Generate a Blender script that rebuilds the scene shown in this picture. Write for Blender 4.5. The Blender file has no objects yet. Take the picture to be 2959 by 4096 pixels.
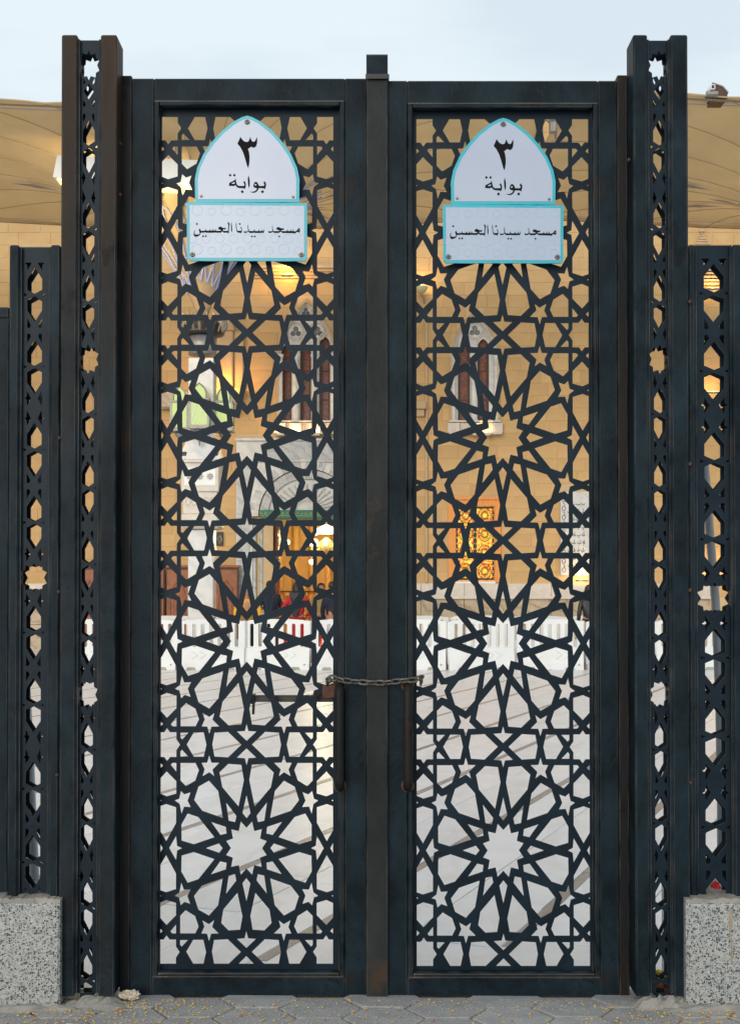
import bpy, bmesh, math, random
from mathutils import Vector, Matrix
from mathutils.geometry import delaunay_2d_cdt
random.seed(7)
R = math.radians
sc = bpy.context.scene
col = sc.collection

# ------------------------------------------------------------------ camera
FPX, CX, CY, PITCH, CAMZ = 5120.0, 1480.0, 2280.0, R(0.8), 1.6
cam = bpy.data.cameras.new('camera'); camo = bpy.data.objects.new('camera', cam); col.objects.link(camo)
camo.location = (0, 0, CAMZ); camo.rotation_euler = (R(90) + PITCH, 0, 0)
cam.sensor_fit = 'VERTICAL'; cam.sensor_height = 36; cam.lens = 36*FPX/4096
cam.shift_y = (CY - 2048)/4096; cam.clip_start = .05; cam.clip_end = 400
sc.camera = camo
# ------------------------------------------------------------------ sky, sun, exposure
SUN_EL, SUN_AZ = R(15), R(200)
w = bpy.data.worlds.new('World'); sc.world = w; w.use_nodes = True
nt = w.node_tree; bg = nt.nodes['Background']
sky = nt.nodes.new('ShaderNodeTexSky'); sky.sky_type = 'NISHITA'; sky.sun_disc = False
sky.sun_elevation = SUN_EL; sky.sun_rotation = SUN_AZ; sky.air_density = 1.0; sky.dust_density = 1.5
mx = nt.nodes.new('ShaderNodeMix'); mx.data_type = 'RGBA'; mx.inputs[0].default_value = .9
tc = nt.nodes.new('ShaderNodeTexCoord'); mp = nt.nodes.new('ShaderNodeMapping'); mp.inputs['Scale'].default_value = (2.2, 2.2, 9)
nz = nt.nodes.new('ShaderNodeTexNoise'); nz.inputs['Scale'].default_value = 1.6; nz.inputs['Detail'].default_value = 5
rp = nt.nodes.new('ShaderNodeValToRGB')
rp.color_ramp.elements[0].position = .42; rp.color_ramp.elements[0].color = (6.1, 7.0, 7.6, 1)
rp.color_ramp.elements[1].position = .62; rp.color_ramp.elements[1].color = (7.1, 7.9, 8.3, 1)
nt.links.new(tc.outputs['Generated'], mp.inputs[0]); nt.links.new(mp.outputs[0], nz.inputs['Vector'])
nt.links.new(nz.outputs[0], rp.inputs[0]); nt.links.new(sky.outputs[0], mx.inputs[6]); nt.links.new(rp.outputs[0], mx.inputs[7])
nt.links.new(mx.outputs[2], bg.inputs[0]); bg.inputs[1].default_value = .1
sun = bpy.data.lights.new('sun', 'SUN'); suno = bpy.data.objects.new('sun', sun); col.objects.link(suno)
sun.energy = 1.35; sun.angle = R(35); sun.color = (1, .93, .84)
suno.rotation_euler = (R(90) - SUN_EL, 0, R(180) - SUN_AZ)
suno.location = (0, -5, 20)
sc.view_settings.view_transform = 'Standard'; sc.view_settings.look = 'None'; sc.view_settings.exposure = .3; sc.view_settings.gamma = 1

# ------------------------------------------------------------------ helpers
cp, sp_ = math.cos(PITCH), math.sin(PITCH)
def P(px, py, d):
    """place in the scene, at distance d, seen at a measured direction"""
    a = (px - CX)/FPX; b = (CY - py)/FPX
    y = cp - b*sp_; z = sp_ + b*cp
    return Vector((a*d/y, d, CAMZ + z*d/y))
def X(px, d, py=2200): return P(px, py, d).x
def Z(py, d): return P(CX, py, d).z

def nodes_of(m): return m.node_tree.nodes, m.node_tree.links
def mat(name, c1, c2=None, rough=.6, metal=0., scale=6, detail=6, bump=0., bscale=None, stretch=None, spec=None,
        rand=0., c3=None, c3th=.62, c3scale=3, coords='Object', emis=None, estr=0, trans=0):
    m = bpy.data.materials.new(name); m.use_nodes = True; n, l = nodes_of(m)
    b = n['Principled BSDF']; b.inputs['Roughness'].default_value = rough; b.inputs['Metallic'].default_value = metal
    if spec is not None: b.inputs['Specular IOR Level'].default_value = spec
    tcn = n.new('ShaderNodeTexCoord'); mpn = n.new('ShaderNodeMapping'); l.new(tcn.outputs[coords], mpn.inputs[0])
    if stretch: mpn.inputs['Scale'].default_value = stretch
    no = n.new('ShaderNodeTexNoise'); no.inputs['Scale'].default_value = scale; no.inputs['Detail'].default_value = detail
    no.inputs['Roughness'].default_value = .62
    l.new(mpn.outputs[0], no.inputs['Vector'])
    r = n.new('ShaderNodeValToRGB'); r.color_ramp.elements[0].position = .3; r.color_ramp.elements[1].position = .72
    r.color_ramp.elements[0].color = (*c1, 1); r.color_ramp.elements[1].color = (*(c2 or c1), 1)
    l.new(no.outputs[0], r.inputs[0]); out = r.outputs[0]
    if c3:
        n3 = n.new('ShaderNodeTexNoise'); n3.inputs['Scale'].default_value = c3scale; n3.inputs['Detail'].default_value = 8; n3.inputs['Roughness'].default_value = .7
        l.new(tcn.outputs[coords], n3.inputs['Vector'])
        r3 = n.new('ShaderNodeValToRGB'); r3.color_ramp.elements[0].position = c3th; r3.color_ramp.elements[1].position = c3th + .09
        l.new(n3.outputs[0], r3.inputs[0])
        m3 = n.new('ShaderNodeMix'); m3.data_type = 'RGBA'; l.new(r3.outputs[0], m3.inputs[0]); l.new(out, m3.inputs[6]); m3.inputs[7].default_value = (*c3, 1)
        out = m3.outputs[2]
    if rand:
        oi = n.new('ShaderNodeObjectInfo'); mr = n.new('ShaderNodeMapRange'); l.new(oi.outputs['Random'], mr.inputs[0])
        mr.inputs[3].default_value = 1 - rand; mr.inputs[4].default_value = 1 + rand
        hs = n.new('ShaderNodeHueSaturation'); l.new(out, hs.inputs['Color']); l.new(mr.outputs[0], hs.inputs['Value']); out = hs.outputs[0]
    l.new(out, b.inputs['Base Color'])
    if bump:
        nb = n.new('ShaderNodeTexNoise'); nb.inputs['Scale'].default_value = bscale or scale*6; nb.inputs['Detail'].default_value = 5
        l.new(mpn.outputs[0], nb.inputs['Vector'])
        bp = n.new('ShaderNodeBump'); bp.inputs['Strength'].default_value = bump; bp.inputs['Distance'].default_value = .01
        l.new(nb.outputs[0], bp.inputs['Height']); l.new(bp.outputs[0], b.inputs['Normal'])
    if emis: b.inputs['Emission Color'].default_value = (*emis, 1); b.inputs['Emission Strength'].default_value = estr
    if trans: b.inputs['Transmission Weight'].default_value = trans
    return m

M = {}
M['steel'] = mat('painted_steel', (.0003, .0026, .0048), (.0125, .027, .037), .5, 0, 4.2, 11, .14, 70, (1.2, 1.2, .9), spec=.12, c3=(.020, .013, .010), c3th=.63, c3scale=4)
M['steel_rusty'] = mat('rusty_steel', (.006, .009, .011), (.022, .016, .013), .5, 0, 4, 8, .12, 90, (1, 1, .25), spec=.14, c3=(.05, .022, .012), c3th=.62, c3scale=4)
M['sheet'] = mat('cut_sheet_steel', (.0030, .0085, .0145), (.0085, .020, .032), .45, 0, 6, 8, .08, 80, spec=.15, c3=(.02, .014, .012), c3th=.66, c3scale=5)
M['edge'] = mat('worn_edge_steel', (.012, .015, .017), (.06, .045, .036), .5, 0, 7, 8, .2, 60, c3=(.16, .12, .10), c3th=.6, c3scale=8)
M['steel_toprust'] = mat('steel_rusting_at_top', (.0003, .0026, .0048), (.0125, .027, .037), .5, 0, 4.2, 11, .14, 70, (1.2, 1.2, .9), spec=.12, c3=(.020, .013, .010), c3th=.63, c3scale=4)
def height_rust(m, z0, z1, c):
    n, l = nodes_of(m); b = n['Principled BSDF']; t = n['Texture Coordinate']; src = b.inputs['Base Color'].links[0].from_socket
    sx = n.new('ShaderNodeSeparateXYZ'); l.new(t.outputs['Object'], sx.inputs[0]); mr = n.new('ShaderNodeMapRange'); l.new(sx.outputs[2], mr.inputs[0])
    mr.inputs[1].default_value = z0; mr.inputs[2].default_value = z1; mr.inputs[3].default_value = -.45; mr.inputs[4].default_value = .75
    mp_ = n.new('ShaderNodeMapping'); mp_.inputs['Scale'].default_value = (9, 9, .9); l.new(t.outputs['Object'], mp_.inputs[0])
    nn = n.new('ShaderNodeTexNoise'); nn.inputs['Scale'].default_value = 2; nn.inputs['Detail'].default_value = 8; l.new(mp_.outputs[0], nn.inputs['Vector'])
    ad = n.new('ShaderNodeMath'); ad.use_clamp = True; l.new(mr.outputs[0], ad.inputs[0]); l.new(nn.outputs[0], ad.inputs[1])
    mm = n.new('ShaderNodeMix'); mm.data_type = 'RGBA'; l.new(ad.outputs[0], mm.inputs[0]); l.new(src, mm.inputs[6]); mm.inputs[7].default_value = (*c, 1); l.new(mm.outputs[2], b.inputs['Base Color'])
height_rust(M['steel_toprust'], 2.0, 4.6, (.040, .024, .014))
def edge_wear(m, c, r=.006, amt=.8):
    n, l = nodes_of(m); b = n['Principled BSDF']; t = n['Texture Coordinate']; src = b.inputs['Base Color'].links[0].from_socket
    bv = n.new('ShaderNodeBevel'); bv.samples = 4; bv.inputs[0].default_value = r; ge = n.new('ShaderNodeNewGeometry'); dt = n.new('ShaderNodeVectorMath'); dt.operation = 'DOT_PRODUCT'
    l.new(bv.outputs[0], dt.inputs[0]); l.new(ge.outputs['Normal'], dt.inputs[1]); mr = n.new('ShaderNodeMapRange'); l.new(dt.outputs['Value'], mr.inputs[0])
    mr.inputs[1].default_value = 1; mr.inputs[2].default_value = .82; mr.inputs[3].default_value = 0; mr.inputs[4].default_value = amt
    nn = n.new('ShaderNodeTexNoise'); nn.inputs['Scale'].default_value = 7; nn.inputs['Detail'].default_value = 9; l.new(t.outputs['Object'], nn.inputs['Vector'])
    r2 = n.new('ShaderNodeMapRange'); l.new(nn.outputs[0], r2.inputs[0]); r2.inputs[1].default_value = .38; r2.inputs[2].default_value = .62
    mu = n.new('ShaderNodeMath'); mu.operation = 'MULTIPLY'; l.new(mr.outputs[0], mu.inputs[0]); l.new(r2.outputs[0], mu.inputs[1])
    mm = n.new('ShaderNodeMix'); mm.data_type = 'RGBA'; l.new(mu.outputs[0], mm.inputs[0]); l.new(src, mm.inputs[6]); mm.inputs[7].default_value = (*c, 1); l.new(mm.outputs[2], b.inputs['Base Color'])
def speckle(m, c, scale, th, stretch):
    # chips and scuffs in the paint
    n, l = nodes_of(m); b = n['Principled BSDF']; t = n['Texture Coordinate']; src = b.inputs['Base Color'].links[0].from_socket
    mp_ = n.new('ShaderNodeMapping'); mp_.inputs['Scale'].default_value = stretch; l.new(t.outputs['Object'], mp_.inputs[0])
    nn = n.new('ShaderNodeTexNoise'); nn.inputs['Scale'].default_value = scale; nn.inputs['Detail'].default_value = 10; nn.inputs['Roughness'].default_value = .75; l.new(mp_.outputs[0], nn.inputs['Vector'])
    mr = n.new('ShaderNodeMapRange'); l.new(nn.outputs[0], mr.inputs[0]); mr.inputs[1].default_value = th; mr.inputs[2].default_value = th+.06; mr.inputs[4].default_value = .75
    mm = n.new('ShaderNodeMix'); mm.data_type = 'RGBA'; l.new(mr.outputs[0], mm.inputs[0]); l.new(src, mm.inputs[6]); mm.inputs[7].default_value = (*c, 1); l.new(mm.outputs[2], b.inputs['Base Color'])
for k_ in ('steel', 'steel_rusty', 'steel_toprust'):
    speckle(M[k_], (.017, .025, .030), 5, .60, (2.2, 2.2, .8)); speckle(M[k_], (.0006, .0009, .0012), 3, .58, (1.6, 1.6, 1)); speckle(M[k_], (.10, .11, .12), 9, .70, (3, 3, .5)); speckle(M[k_], (.05, .030, .022), 14, .70, (1, 1, 1)); edge_wear(M[k_], (.17, .15, .135), .005, .9)
edge_wear(M['sheet'], (.04, .045, .05), .003, .5)
M['steelstrip'] = mat('worn_brownish_steel', (.006, .008, .009), (.030, .034, .034), .5, 0, 3, 10, .12, 70, (1.2, 1.2, .6), spec=.14, c3=(.05, .032, .022), c3th=.58, c3scale=3)
edge_wear(M['steelstrip'], (.17, .15, .135), .005, .9)
M['chain'] = mat('galvanised_chain', (.06, .052, .043), (.19, .18, .16), .5, .6, 30, 5, .2)
M['rust'] = mat('rust', (.05, .022, .014), (.14, .06, .035), .8, 0, 25, 6, .5)
M['sand'] = mat('sandstone', (.53, .335, .145), (.63, .415, .195), .85, 0, 2.2, 8, .12, 30, rand=.07, c3=(.68, .52, .34), c3th=.68, c3scale=1.3)
M['joint'] = mat('stone_joint', (.56, .40, .22), (.64, .48, .28), .9, 0, 3, 5)
M['sandtrim'] = mat('carved_sandstone', (.46, .33, .18), (.56, .42, .26), .8, 0, 4, 6, .3, 30)
def marble(name, c1, c2, vein, rough, sc_=1.0, rand=0, vs=.25):
    m = mat(name, c1, c2, rough, 0, 3*sc_, 8, .03, 40, rand=rand); n, l = nodes_of(m); b = n['Principled BSDF']
    tcn = n['Texture Coordinate']; wv = n.new('ShaderNodeTexWave'); wv.inputs['Scale'].default_value = .9*sc_; wv.inputs['Distortion'].default_value = 9
    wv.inputs['Detail'].default_value = 6; wv.inputs['Detail Scale'].default_value = 1.6; wv.inputs['Detail Roughness'].default_value = .7
    oi = n.new('ShaderNodeObjectInfo'); ad = n.new('ShaderNodeVectorMath'); ad.operation = 'MULTIPLY_ADD'
    ad.inputs[1].default_value = (1, 1, 1); l.new(tcn.outputs['Object'], ad.inputs[0]); l.new(oi.outputs['Location'], ad.inputs[2])
    mpp = n.new('ShaderNodeMapping'); mpp.inputs['Rotation'].default_value = (R(35), R(28), R(50)); mpp.inputs['Scale'].default_value = (1, .35, 1)
    l.new(ad.outputs[0], mpp.inputs[0]); l.new(mpp.outputs[0], wv.inputs[0])
    rr = n.new('ShaderNodeValToRGB'); rr.color_ramp.elements[0].position = .0; rr.color_ramp.elements[0].color = (vs*1.6,)*3 + (1,)
    rr.color_ramp.elements[1].position = .28; rr.color_ramp.elements[1].color = (0, 0, 0, 1)
    l.new(wv.outputs[0], rr.inputs[0]); mm = n.new('ShaderNodeMix'); mm.data_type = 'RGBA'
    src = b.inputs['Base Color'].links[0].from_socket
    l.new(rr.outputs[0], mm.inputs[0]); l.new(src, mm.inputs[6]); mm.inputs[7].default_value = (*vein, 1); l.new(mm.outputs[2], b.inputs['Base Color'])
    return m
M['slab'] = marble('pale_floor_marble', (.70, .70, .715), (.80, .805, .825), (.60, .58, .56), .33, 1.1, .045, .2)
M['strip'] = marble('grey_floor_marble', (.22, .21, .21), (.31, .30, .295), (.15, .145, .14), .33, 2, .08)
M['grout'] = mat('floor_grout', (.17, .155, .14), (.26, .235, .21), .8, 0, 20)
M['wmarble'] = marble('white_wall_marble', (.56, .56, .54), (.70, .69, .66), (.42, .43, .44), .35, 1.2, .04, .22)
M['gmarble'] = marble('grey_wall_marble', (.42, .44, .44), (.56, .57, .56), (.25, .27, .29), .35, 1.5, .05, .35)
M['bmarble'] = marble('brown_plinth_marble', (.40, .31, .20), (.52, .42, .29), (.24, .17, .10), .35, 1.3, .06, .4)
M['cream'] = mat('cream_marble', (.55, .49, .42), (.68, .62, .55), .45, 0, 5, 6, .1)
M['plastic'] = mat('white_barrier_plastic', (.68, .68, .66), (.76, .76, .75), .45, 0, 3, 5, .08, 30, c3=(.55, .54, .51), c3th=.64, c3scale=2.5)
M['canopy'] = mat('tan_canopy_fabric', (.72, .585, .385), (.80, .66, .45), .85, 0, 1.2, 6, .1, 60)
_n, _l = nodes_of(M['canopy']); _b = _n['Principled BSDF']; _t = _n.new('ShaderNodeBsdfTranslucent'); _m = _n.new('ShaderNodeMixShader'); _m.inputs[0].default_value = .62
_l.new(_b.inputs['Base Color'].links[0].from_socket, _t.inputs[0]); _l.new(_b.outputs[0], _m.inputs[1]); _l.new(_t.outputs[0], _m.inputs[2]); _l.new(_m.outputs[0], _n['Material Output'].inputs[0])
M['seam'] = mat('canopy_seam', (.42, .34, .22), (.47, .38, .25), .8)
M['blue'] = mat('blue_fabric_print', (.30, .34, .56), (.36, .40, .62), .8)
M['greyprint'] = mat('grey_fabric_print', (.27, .24, .21), (.34, .29, .25), .8)
M['white'] = mat('white_metal', (.74, .74, .70), (.8, .8, .76), .5, 0, 3)
M['greymetal'] = mat('grey_metal', (.22, .21, .20), (.34, .32, .30), .45, .3, 9)
M['black'] = mat('black_paint', (.012, .012, .014), (.03, .028, .026), .5, 0, 12)
M['wood'] = mat('carved_brown_wood', (.17, .052, .018), (.34, .115, .04), .5, 0, 5, 6, .4, 30)
M['wooddark'] = mat('dark_wood', (.05, .02, .012), (.10, .04, .02), .5, 0, 8)
M['orangewood'] = mat('orange_wood', (.68, .24, .045), (.82, .33, .06), .45, 0, 3, 6, .1, 30, (6, 1, 1))
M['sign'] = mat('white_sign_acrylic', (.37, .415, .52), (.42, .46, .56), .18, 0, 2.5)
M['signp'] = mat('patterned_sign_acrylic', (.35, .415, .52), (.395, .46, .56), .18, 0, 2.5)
M['teal'] = mat('turquoise_edge', (.018, .34, .43), (.025, .39, .47), .3, 0, 5)
M['letter'] = mat('black_lettering', (.006, .006, .008), (.009, .008, .009), .7, spec=.1)
M['granite'] = mat('speckled_terrazzo', (.27, .27, .255), (.47, .47, .44), .42, 0, 40, 6, .12, 60)
M['mortar'] = mat('mortar', (.20, .19, .175), (.36, .33, .29), .95, 0, 14, 8, .8, 40)
M['paver'] = mat('grey_paver', (.27, .262, .26), (.40, .385, .375), .85, 0, 9, 8, .6, 90, rand=.10, c3=(.46, .40, .32), c3th=.60, c3scale=11)
M['pavejoint'] = mat('sandy_joint', (.34, .29, .21), (.52, .43, .31), .95, 0, 30, 8, .8, 90)
M['seed'] = mat('corn_seed', (.55, .33, .06), (.66, .46, .16), .6, 0, 40)
M['seedred'] = mat('red_seed', (.35, .09, .03), (.45, .12, .05), .6, 0, 40)
M['paperbit'] = mat('pale_litter', (.42, .36, .27), (.60, .52, .40), .7, 0, 40)
M['wrapper'] = mat('yellow_wrapper', (.55, .38, .01), (.75, .58, .02), .3, .3, 30)
M['red'] = mat('red_cloth', (.42, .012, .018), (.55, .02, .03), .8, 0, 8)
M['yellowcloth'] = mat('mustard_cloth', (.62, .30, .015), (.75, .40, .03), .8, 0, 8)
M['navy'] = mat('navy_cloth', (.010, .013, .03), (.02, .024, .045), .85, 0, 8)
M['greycloth'] = mat('charcoal_cloth', (.03, .03, .032), (.06, .06, .062), .85, 0, 8)
M['whitecloth'] = mat('white_cloth', (.62, .62, .66), (.7, .7, .74), .85, 0, 8)
M['khaki'] = mat('khaki_cloth', (.30, .20, .07), (.42, .29, .10), .85, 0, 8)
M['skin'] = mat('skin', (.36, .18, .11), (.46, .25, .16), .55, 0, 8)
M['hair'] = mat('dark_hair', (.012, .009, .008), (.03, .02, .017), .6, 0, 20)
M['green'] = mat('green_inscription_panel', (.012, .13, .07), (.03, .20, .11), .5, 0, 9)
M['gold'] = mat('gilt_lettering', (.45, .42, .22), (.6, .55, .32), .4, .2, 9)
M['lampwarm'] = mat('lit_warm_lamp', (1, .8, .4), None, .5, emis=(1, .60, .18), estr=2.6)
M['lampwhite'] = mat('lit_white_lamp', (1, .9, .7), None, .5, emis=(1, .82, .48), estr=4)
M['interior'] = mat('warm_interior_wall', (.80, .62, .28), (.88, .72, .38), .6, 0, 2.5)
M['glassgreen'] = mat('lit_green_lantern_glass', (.26, .36, .10), None, .3, emis=(.46, .55, .17), estr=.42)
def glass_pattern(name, ca, cb, cc, est, scale, rough=.35):
    """coloured panes: voronoi cells print; emits only when est > 0 (lit window)"""
    m = bpy.data.materials.new(name); m.use_nodes = True; n, l = nodes_of(m); b = n['Principled BSDF']
    t = n.new('ShaderNodeTexCoord'); v = n.new('ShaderNodeTexVoronoi'); v.inputs['Scale'].default_value = scale; l.new(t.outputs['Object'], v.inputs[0])
    sep = n.new('ShaderNodeSeparateColor'); l.new(v.outputs['Color'], sep.inputs[0])
    r = n.new('ShaderNodeValToRGB'); r.color_ramp.interpolation = 'CONSTANT'; e = r.color_ramp.elements
    e[0].color = (*ca, 1); e[1].position = .5; e[1].color = (*cb, 1); e2 = e.new(.78); e2.color = (*cc, 1)
    l.new(sep.outputs[0], r.inputs[0]); l.new(r.outputs[0], b.inputs['Base Color']); b.inputs['Roughness'].default_value = rough
    if est: l.new(r.outputs[0], b.inputs['Emission Color']); b.inputs['Emission Strength'].default_value = est
    return m
M['stained'] = glass_pattern('lit_stained_glass', (.80, .40, .035), (.74, .50, .07), (.70, .07, .02), .8, 24)
M['redglass'] = glass_pattern('red_patterned_glass', (.16, .028, .018), (.24, .055, .025), (.20, .09, .03), 0, 22)

# terrazzo chips and slab grain
def add_chips(m, scale, th, c):
    n, l = nodes_of(m); b = n['Principled BSDF']; t = n['Texture Coordinate']
    src = b.inputs['Base Color'].links[0].from_socket
    for k, (s, cc) in enumerate(((scale, c), (scale*1.7, (c[0]*3, c[1]*3.2, c[2]*3.4)))):
        v = n.new('ShaderNodeTexVoronoi'); v.inputs['Scale'].default_value = s; v.inputs['Randomness'].default_value = 1
        l.new(t.outputs['Object'], v.inputs[0])
        sep = n.new('ShaderNodeSeparateColor'); l.new(v.outputs['Color'], sep.inputs[0])
        mu = n.new('ShaderNodeMath'); mu.operation = 'MULTIPLY'; l.new(sep.outputs[0], mu.inputs[0]); mu.inputs[1].default_value = th
        nd = n.new('ShaderNodeTexNoise'); nd.inputs['Scale'].default_value = s*2.5; l.new(t.outputs['Object'], nd.inputs[0])
        sm = n.new('ShaderNodeMath'); sm.operation = 'MULTIPLY_ADD'; l.new(nd.outputs[0], sm.inputs[0]); sm.inputs[1].default_value = .35; l.new(v.outputs['Distance'], sm.inputs[2])
        lt = n.new('ShaderNodeMath'); lt.operation = 'LESS_THAN'; l.new(sm.outputs[0], lt.inputs[0]); l.new(mu.outputs[0], lt.inputs[1])
        mm = n.new('ShaderNodeMix'); mm.data_type = 'RGBA'; l.new(lt.outputs[0], mm.inputs[0]); l.new(src, mm.inputs[6]); mm.inputs[7].default_value = (*cc, 1)
        src = mm.outputs[2]
    l.new(src, b.inputs['Base Color'])
add_chips(M['granite'], 125, .80, (.032, .036, .042))

# ------------------------------------------------------------------ object helpers
def empty(name, loc, label=None, cat=None, group=None):
    o = bpy.data.objects.new(name, None); col.objects.link(o); o.location = loc; o.empty_display_size = .1
    if label: o['label'] = label
    if cat: o['category'] = cat
    if group: o['group'] = group
    return o
def tag(o, label=None, cat=None, group=None, kind=None):
    if label: o['label'] = label
    if cat: o['category'] = cat
    if group: o['group'] = group
    if kind: o['kind'] = kind
    return o
def wloc(o):
    v = Vector((0, 0, 0))
    while o is not None: v += o.location; o = o.parent
    return v
def link(name, me, m, parent=None, loc=None):
    if m and not me.materials: me.materials.append(M[m] if isinstance(m, str) else m)
    o = bpy.data.objects.new(name, me); col.objects.link(o)
    if parent is not None: o.parent = parent
    if loc is not None: o.location = Vector(loc) - (wloc(parent) if parent else Vector((0, 0, 0)))
    return o

class MB:
    def __init__(s): s.v = []; s.f = []
    def add(s, vs, fs):
        k = len(s.v); s.v += [tuple(p) for p in vs]; s.f += [tuple(i + k for i in f) for f in fs]; return s
    def box(s, x0, x1, y0, y1, z0, z1, b=0.):
        if b:   # chamfered front-facing box (all long edges cut)
            b = min(b, abs(x1-x0)*.45, abs(y1-y0)*.45, abs(z1-z0)*.45)
            bm = bmesh.new(); bmesh.ops.create_cube(bm, size=1)
            for q in bm.verts: q.co = Vector(((x0+x1)/2 + q.co.x*(x1-x0), (y0+y1)/2 + q.co.y*(y1-y0), (z0+z1)/2 + q.co.z*(z1-z0)))
            bmesh.ops.bevel(bm, geom=bm.edges[:], offset=b, segments=1, affect='EDGES')
            bm.verts.index_update(); s.add([q.co[:] for q in bm.verts], [[q.index for q in f.verts] for f in bm.faces]); bm.free(); return s
        vs = [(x0,y0,z0),(x1,y0,z0),(x1,y1,z0),(x0,y1,z0),(x0,y0,z1),(x1,y0,z1),(x1,y1,z1),(x0,y1,z1)]
        return s.add(vs, [(3,2,1,0),(4,5,6,7),(0,1,5,4),(1,2,6,5),(2,3,7,6),(3,0,4,7)])
    def tube(s, pts, r, n=8, cap=True):
        pts = [Vector(p) for p in pts]; rs = r if isinstance(r, (list, tuple)) else [r]*len(pts); k0 = len(s.v); vs = []
        up = None
        for i, p in enumerate(pts):
            t = (pts[min(i+1, len(pts)-1)] - pts[max(i-1, 0)]).normalized()
            a = up if up is not None else (Vector((0,0,1)) if abs(t.z) < .9 else Vector((1,0,0)))
            u = (a - t*a.dot(t)).normalized(); v = t.cross(u); up = u
            for j in range(n):
                an = 2*math.pi*j/n; vs.append(p + (u*math.cos(an) + v*math.sin(an))*rs[i])
        fs = [(i*n+j, i*n+(j+1)%n, (i+1)*n+(j+1)%n, (i+1)*n+j) for i in range(len(pts)-1) for j in range(n)]
        if cap: fs += [tuple(reversed(range(n))), tuple(range((len(pts)-1)*n, len(pts)*n))]
        return s.add(vs, fs)
    def ring(s, pts, r, n=6):   # closed tube
        pts = [Vector(p) for p in pts]; N = len(pts); vs = []; c = sum(pts, Vector())/N
        nrm = (pts[1]-pts[0]).cross(pts[2]-pts[1]).normalized()
        for i, p in enumerate(pts):
            t = (pts[(i+1) % N] - pts[i-1]).normalized(); u = nrm; v = t.cross(u)
            for j in range(n):
                an = 2*math.pi*j/n; vs.append(p + (u*math.cos(an) + v*math.sin(an))*r)
        return s.add(vs, [(i*n+j, i*n+(j+1)%n, ((i+1)%N)*n+(j+1)%n, ((i+1)%N)*n+j) for i in range(N) for j in range(n)])
    def lathe(s, c, prof, n=16):
        vs = [(c[0]+r*math.cos(2*math.pi*j/n), c[1]+r*math.sin(2*math.pi*j/n), c[2]+z) for r, z in prof for j in range(n)]
        fs = [(i*n+j, i*n+(j+1)%n, (i+1)*n+(j+1)%n, (i+1)*n+j) for i in range(len(prof)-1) for j in range(n)]
        return s.add(vs, fs + [tuple(reversed(range(n))), tuple(range((len(prof)-1)*n, len(prof)*n))])
    def prism(s, pts, y0, y1):   # xz outline (convex-ish) pushed along y
        n = len(pts); vs = [(x, y0, z) for x, z in pts] + [(x, y1, z) for x, z in pts]
        return s.add(vs, [tuple(range(n)), tuple(reversed(range(n, 2*n)))] + [(i, i+n, (i+1)%n+n, (i+1)%n) for i in range(n)])
    def obj(s, name, m, parent=None, smooth=False, loc=None):
        off = wloc(parent) if parent is not None else Vector((0,0,0))
        if loc is not None: off = Vector(loc)
        me = bpy.data.meshes.new(name); me.from_pydata([tuple(Vector(p)-off) for p in s.v], [], s.f); me.update()
        bm = bmesh.new(); bm.from_mesh(me); bmesh.ops.recalc_face_normals(bm, faces=bm.faces[:]); bm.to_mesh(me); bm.free()
        if smooth:
            for p in me.polygons: p.use_smooth = True
        return link(name, me, m, parent, off if (loc is not None) else None)

def plate(name, loops, y, t, m, parent, loc=None):
    """flat sheet in an xz plane, front face at y, thickness t; first loops may hold holes"""
    off = wloc(parent) if parent is not None else Vector((0,0,0))
    if loc is not None: off = Vector(loc)
    vs, fs = [], []
    for lp in loops:
        if sum(lp[i-1][0]*lp[i][1]-lp[i][0]*lp[i-1][1] for i in range(len(lp))) < 0: lp = list(reversed(lp))
        k = len(vs); vs += [Vector((p[0]-off.x, p[1]-off.z)) for p in lp]; fs.append(list(range(k, len(vs))))
    ov, _, of, _, _, orf = delaunay_2d_cdt(vs, [], fs, 1, 1e-6)
    tris = []
    for f, o_ in zip(of, orf):
        if len(o_) % 2:
            ar = sum(ov[f[i-1]].x*ov[f[i]].y - ov[f[i]].x*ov[f[i-1]].y for i in range(len(f)))
            tris.append(list(f) if ar > 0 else list(reversed(f)))
    n = len(ov); y0, y1 = y-off.y, y+t-off.y
    V3 = [(p.x, y0, p.y) for p in ov] + [(p.x, y1, p.y) for p in ov]; ed = {}
    for f in tris:
        for i in range(len(f)): ed[(f[i-1], f[i])] = 1
    F3 = [tuple(f) for f in tris] + [tuple(i+n for i in reversed(f)) for f in tris] + [(q, p, p+n, q+n) for (p, q) in ed if (q, p) not in ed]
    me = bpy.data.meshes.new(name); me.from_pydata(V3, [], F3); me.update()
    return link(name, me, m, parent, off if loc is not None else None)

def struct(o): o['kind'] = 'structure'; return o
def clipz(poly, lo, hi):
    for sgn, lim in ((1, lo), (-1, -hi)):
        out = []
        for i in range(len(poly)):
            a, b = poly[i-1], poly[i]; da, db = sgn*a[1]-lim, sgn*b[1]-lim
            if (da >= 0) != (db >= 0):
                k = da/(da-db); out.append((a[0]+(b[0]-a[0])*k, a[1]+(b[1]-a[1])*k))
            if db >= 0: out.append(b)
        poly = out
        if len(poly) < 3: return None
    return poly
def subtract(iv, cuts):
    for a, b in cuts:
        nx = []
        for p, q in iv:
            if b <= p or a >= q: nx.append((p, q)); continue
            if a > p: nx.append((p, a))
            if b < q: nx.append((b, q))
        iv = nx
    return iv

# ================================================================== GROUND
pave = empty('pavement', (0, 4.5, 0)); struct(pave)
MB().box(-9, 9, -3, 5.3, -.3, -.012).obj('bedding', 'pavejoint', pave)
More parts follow.
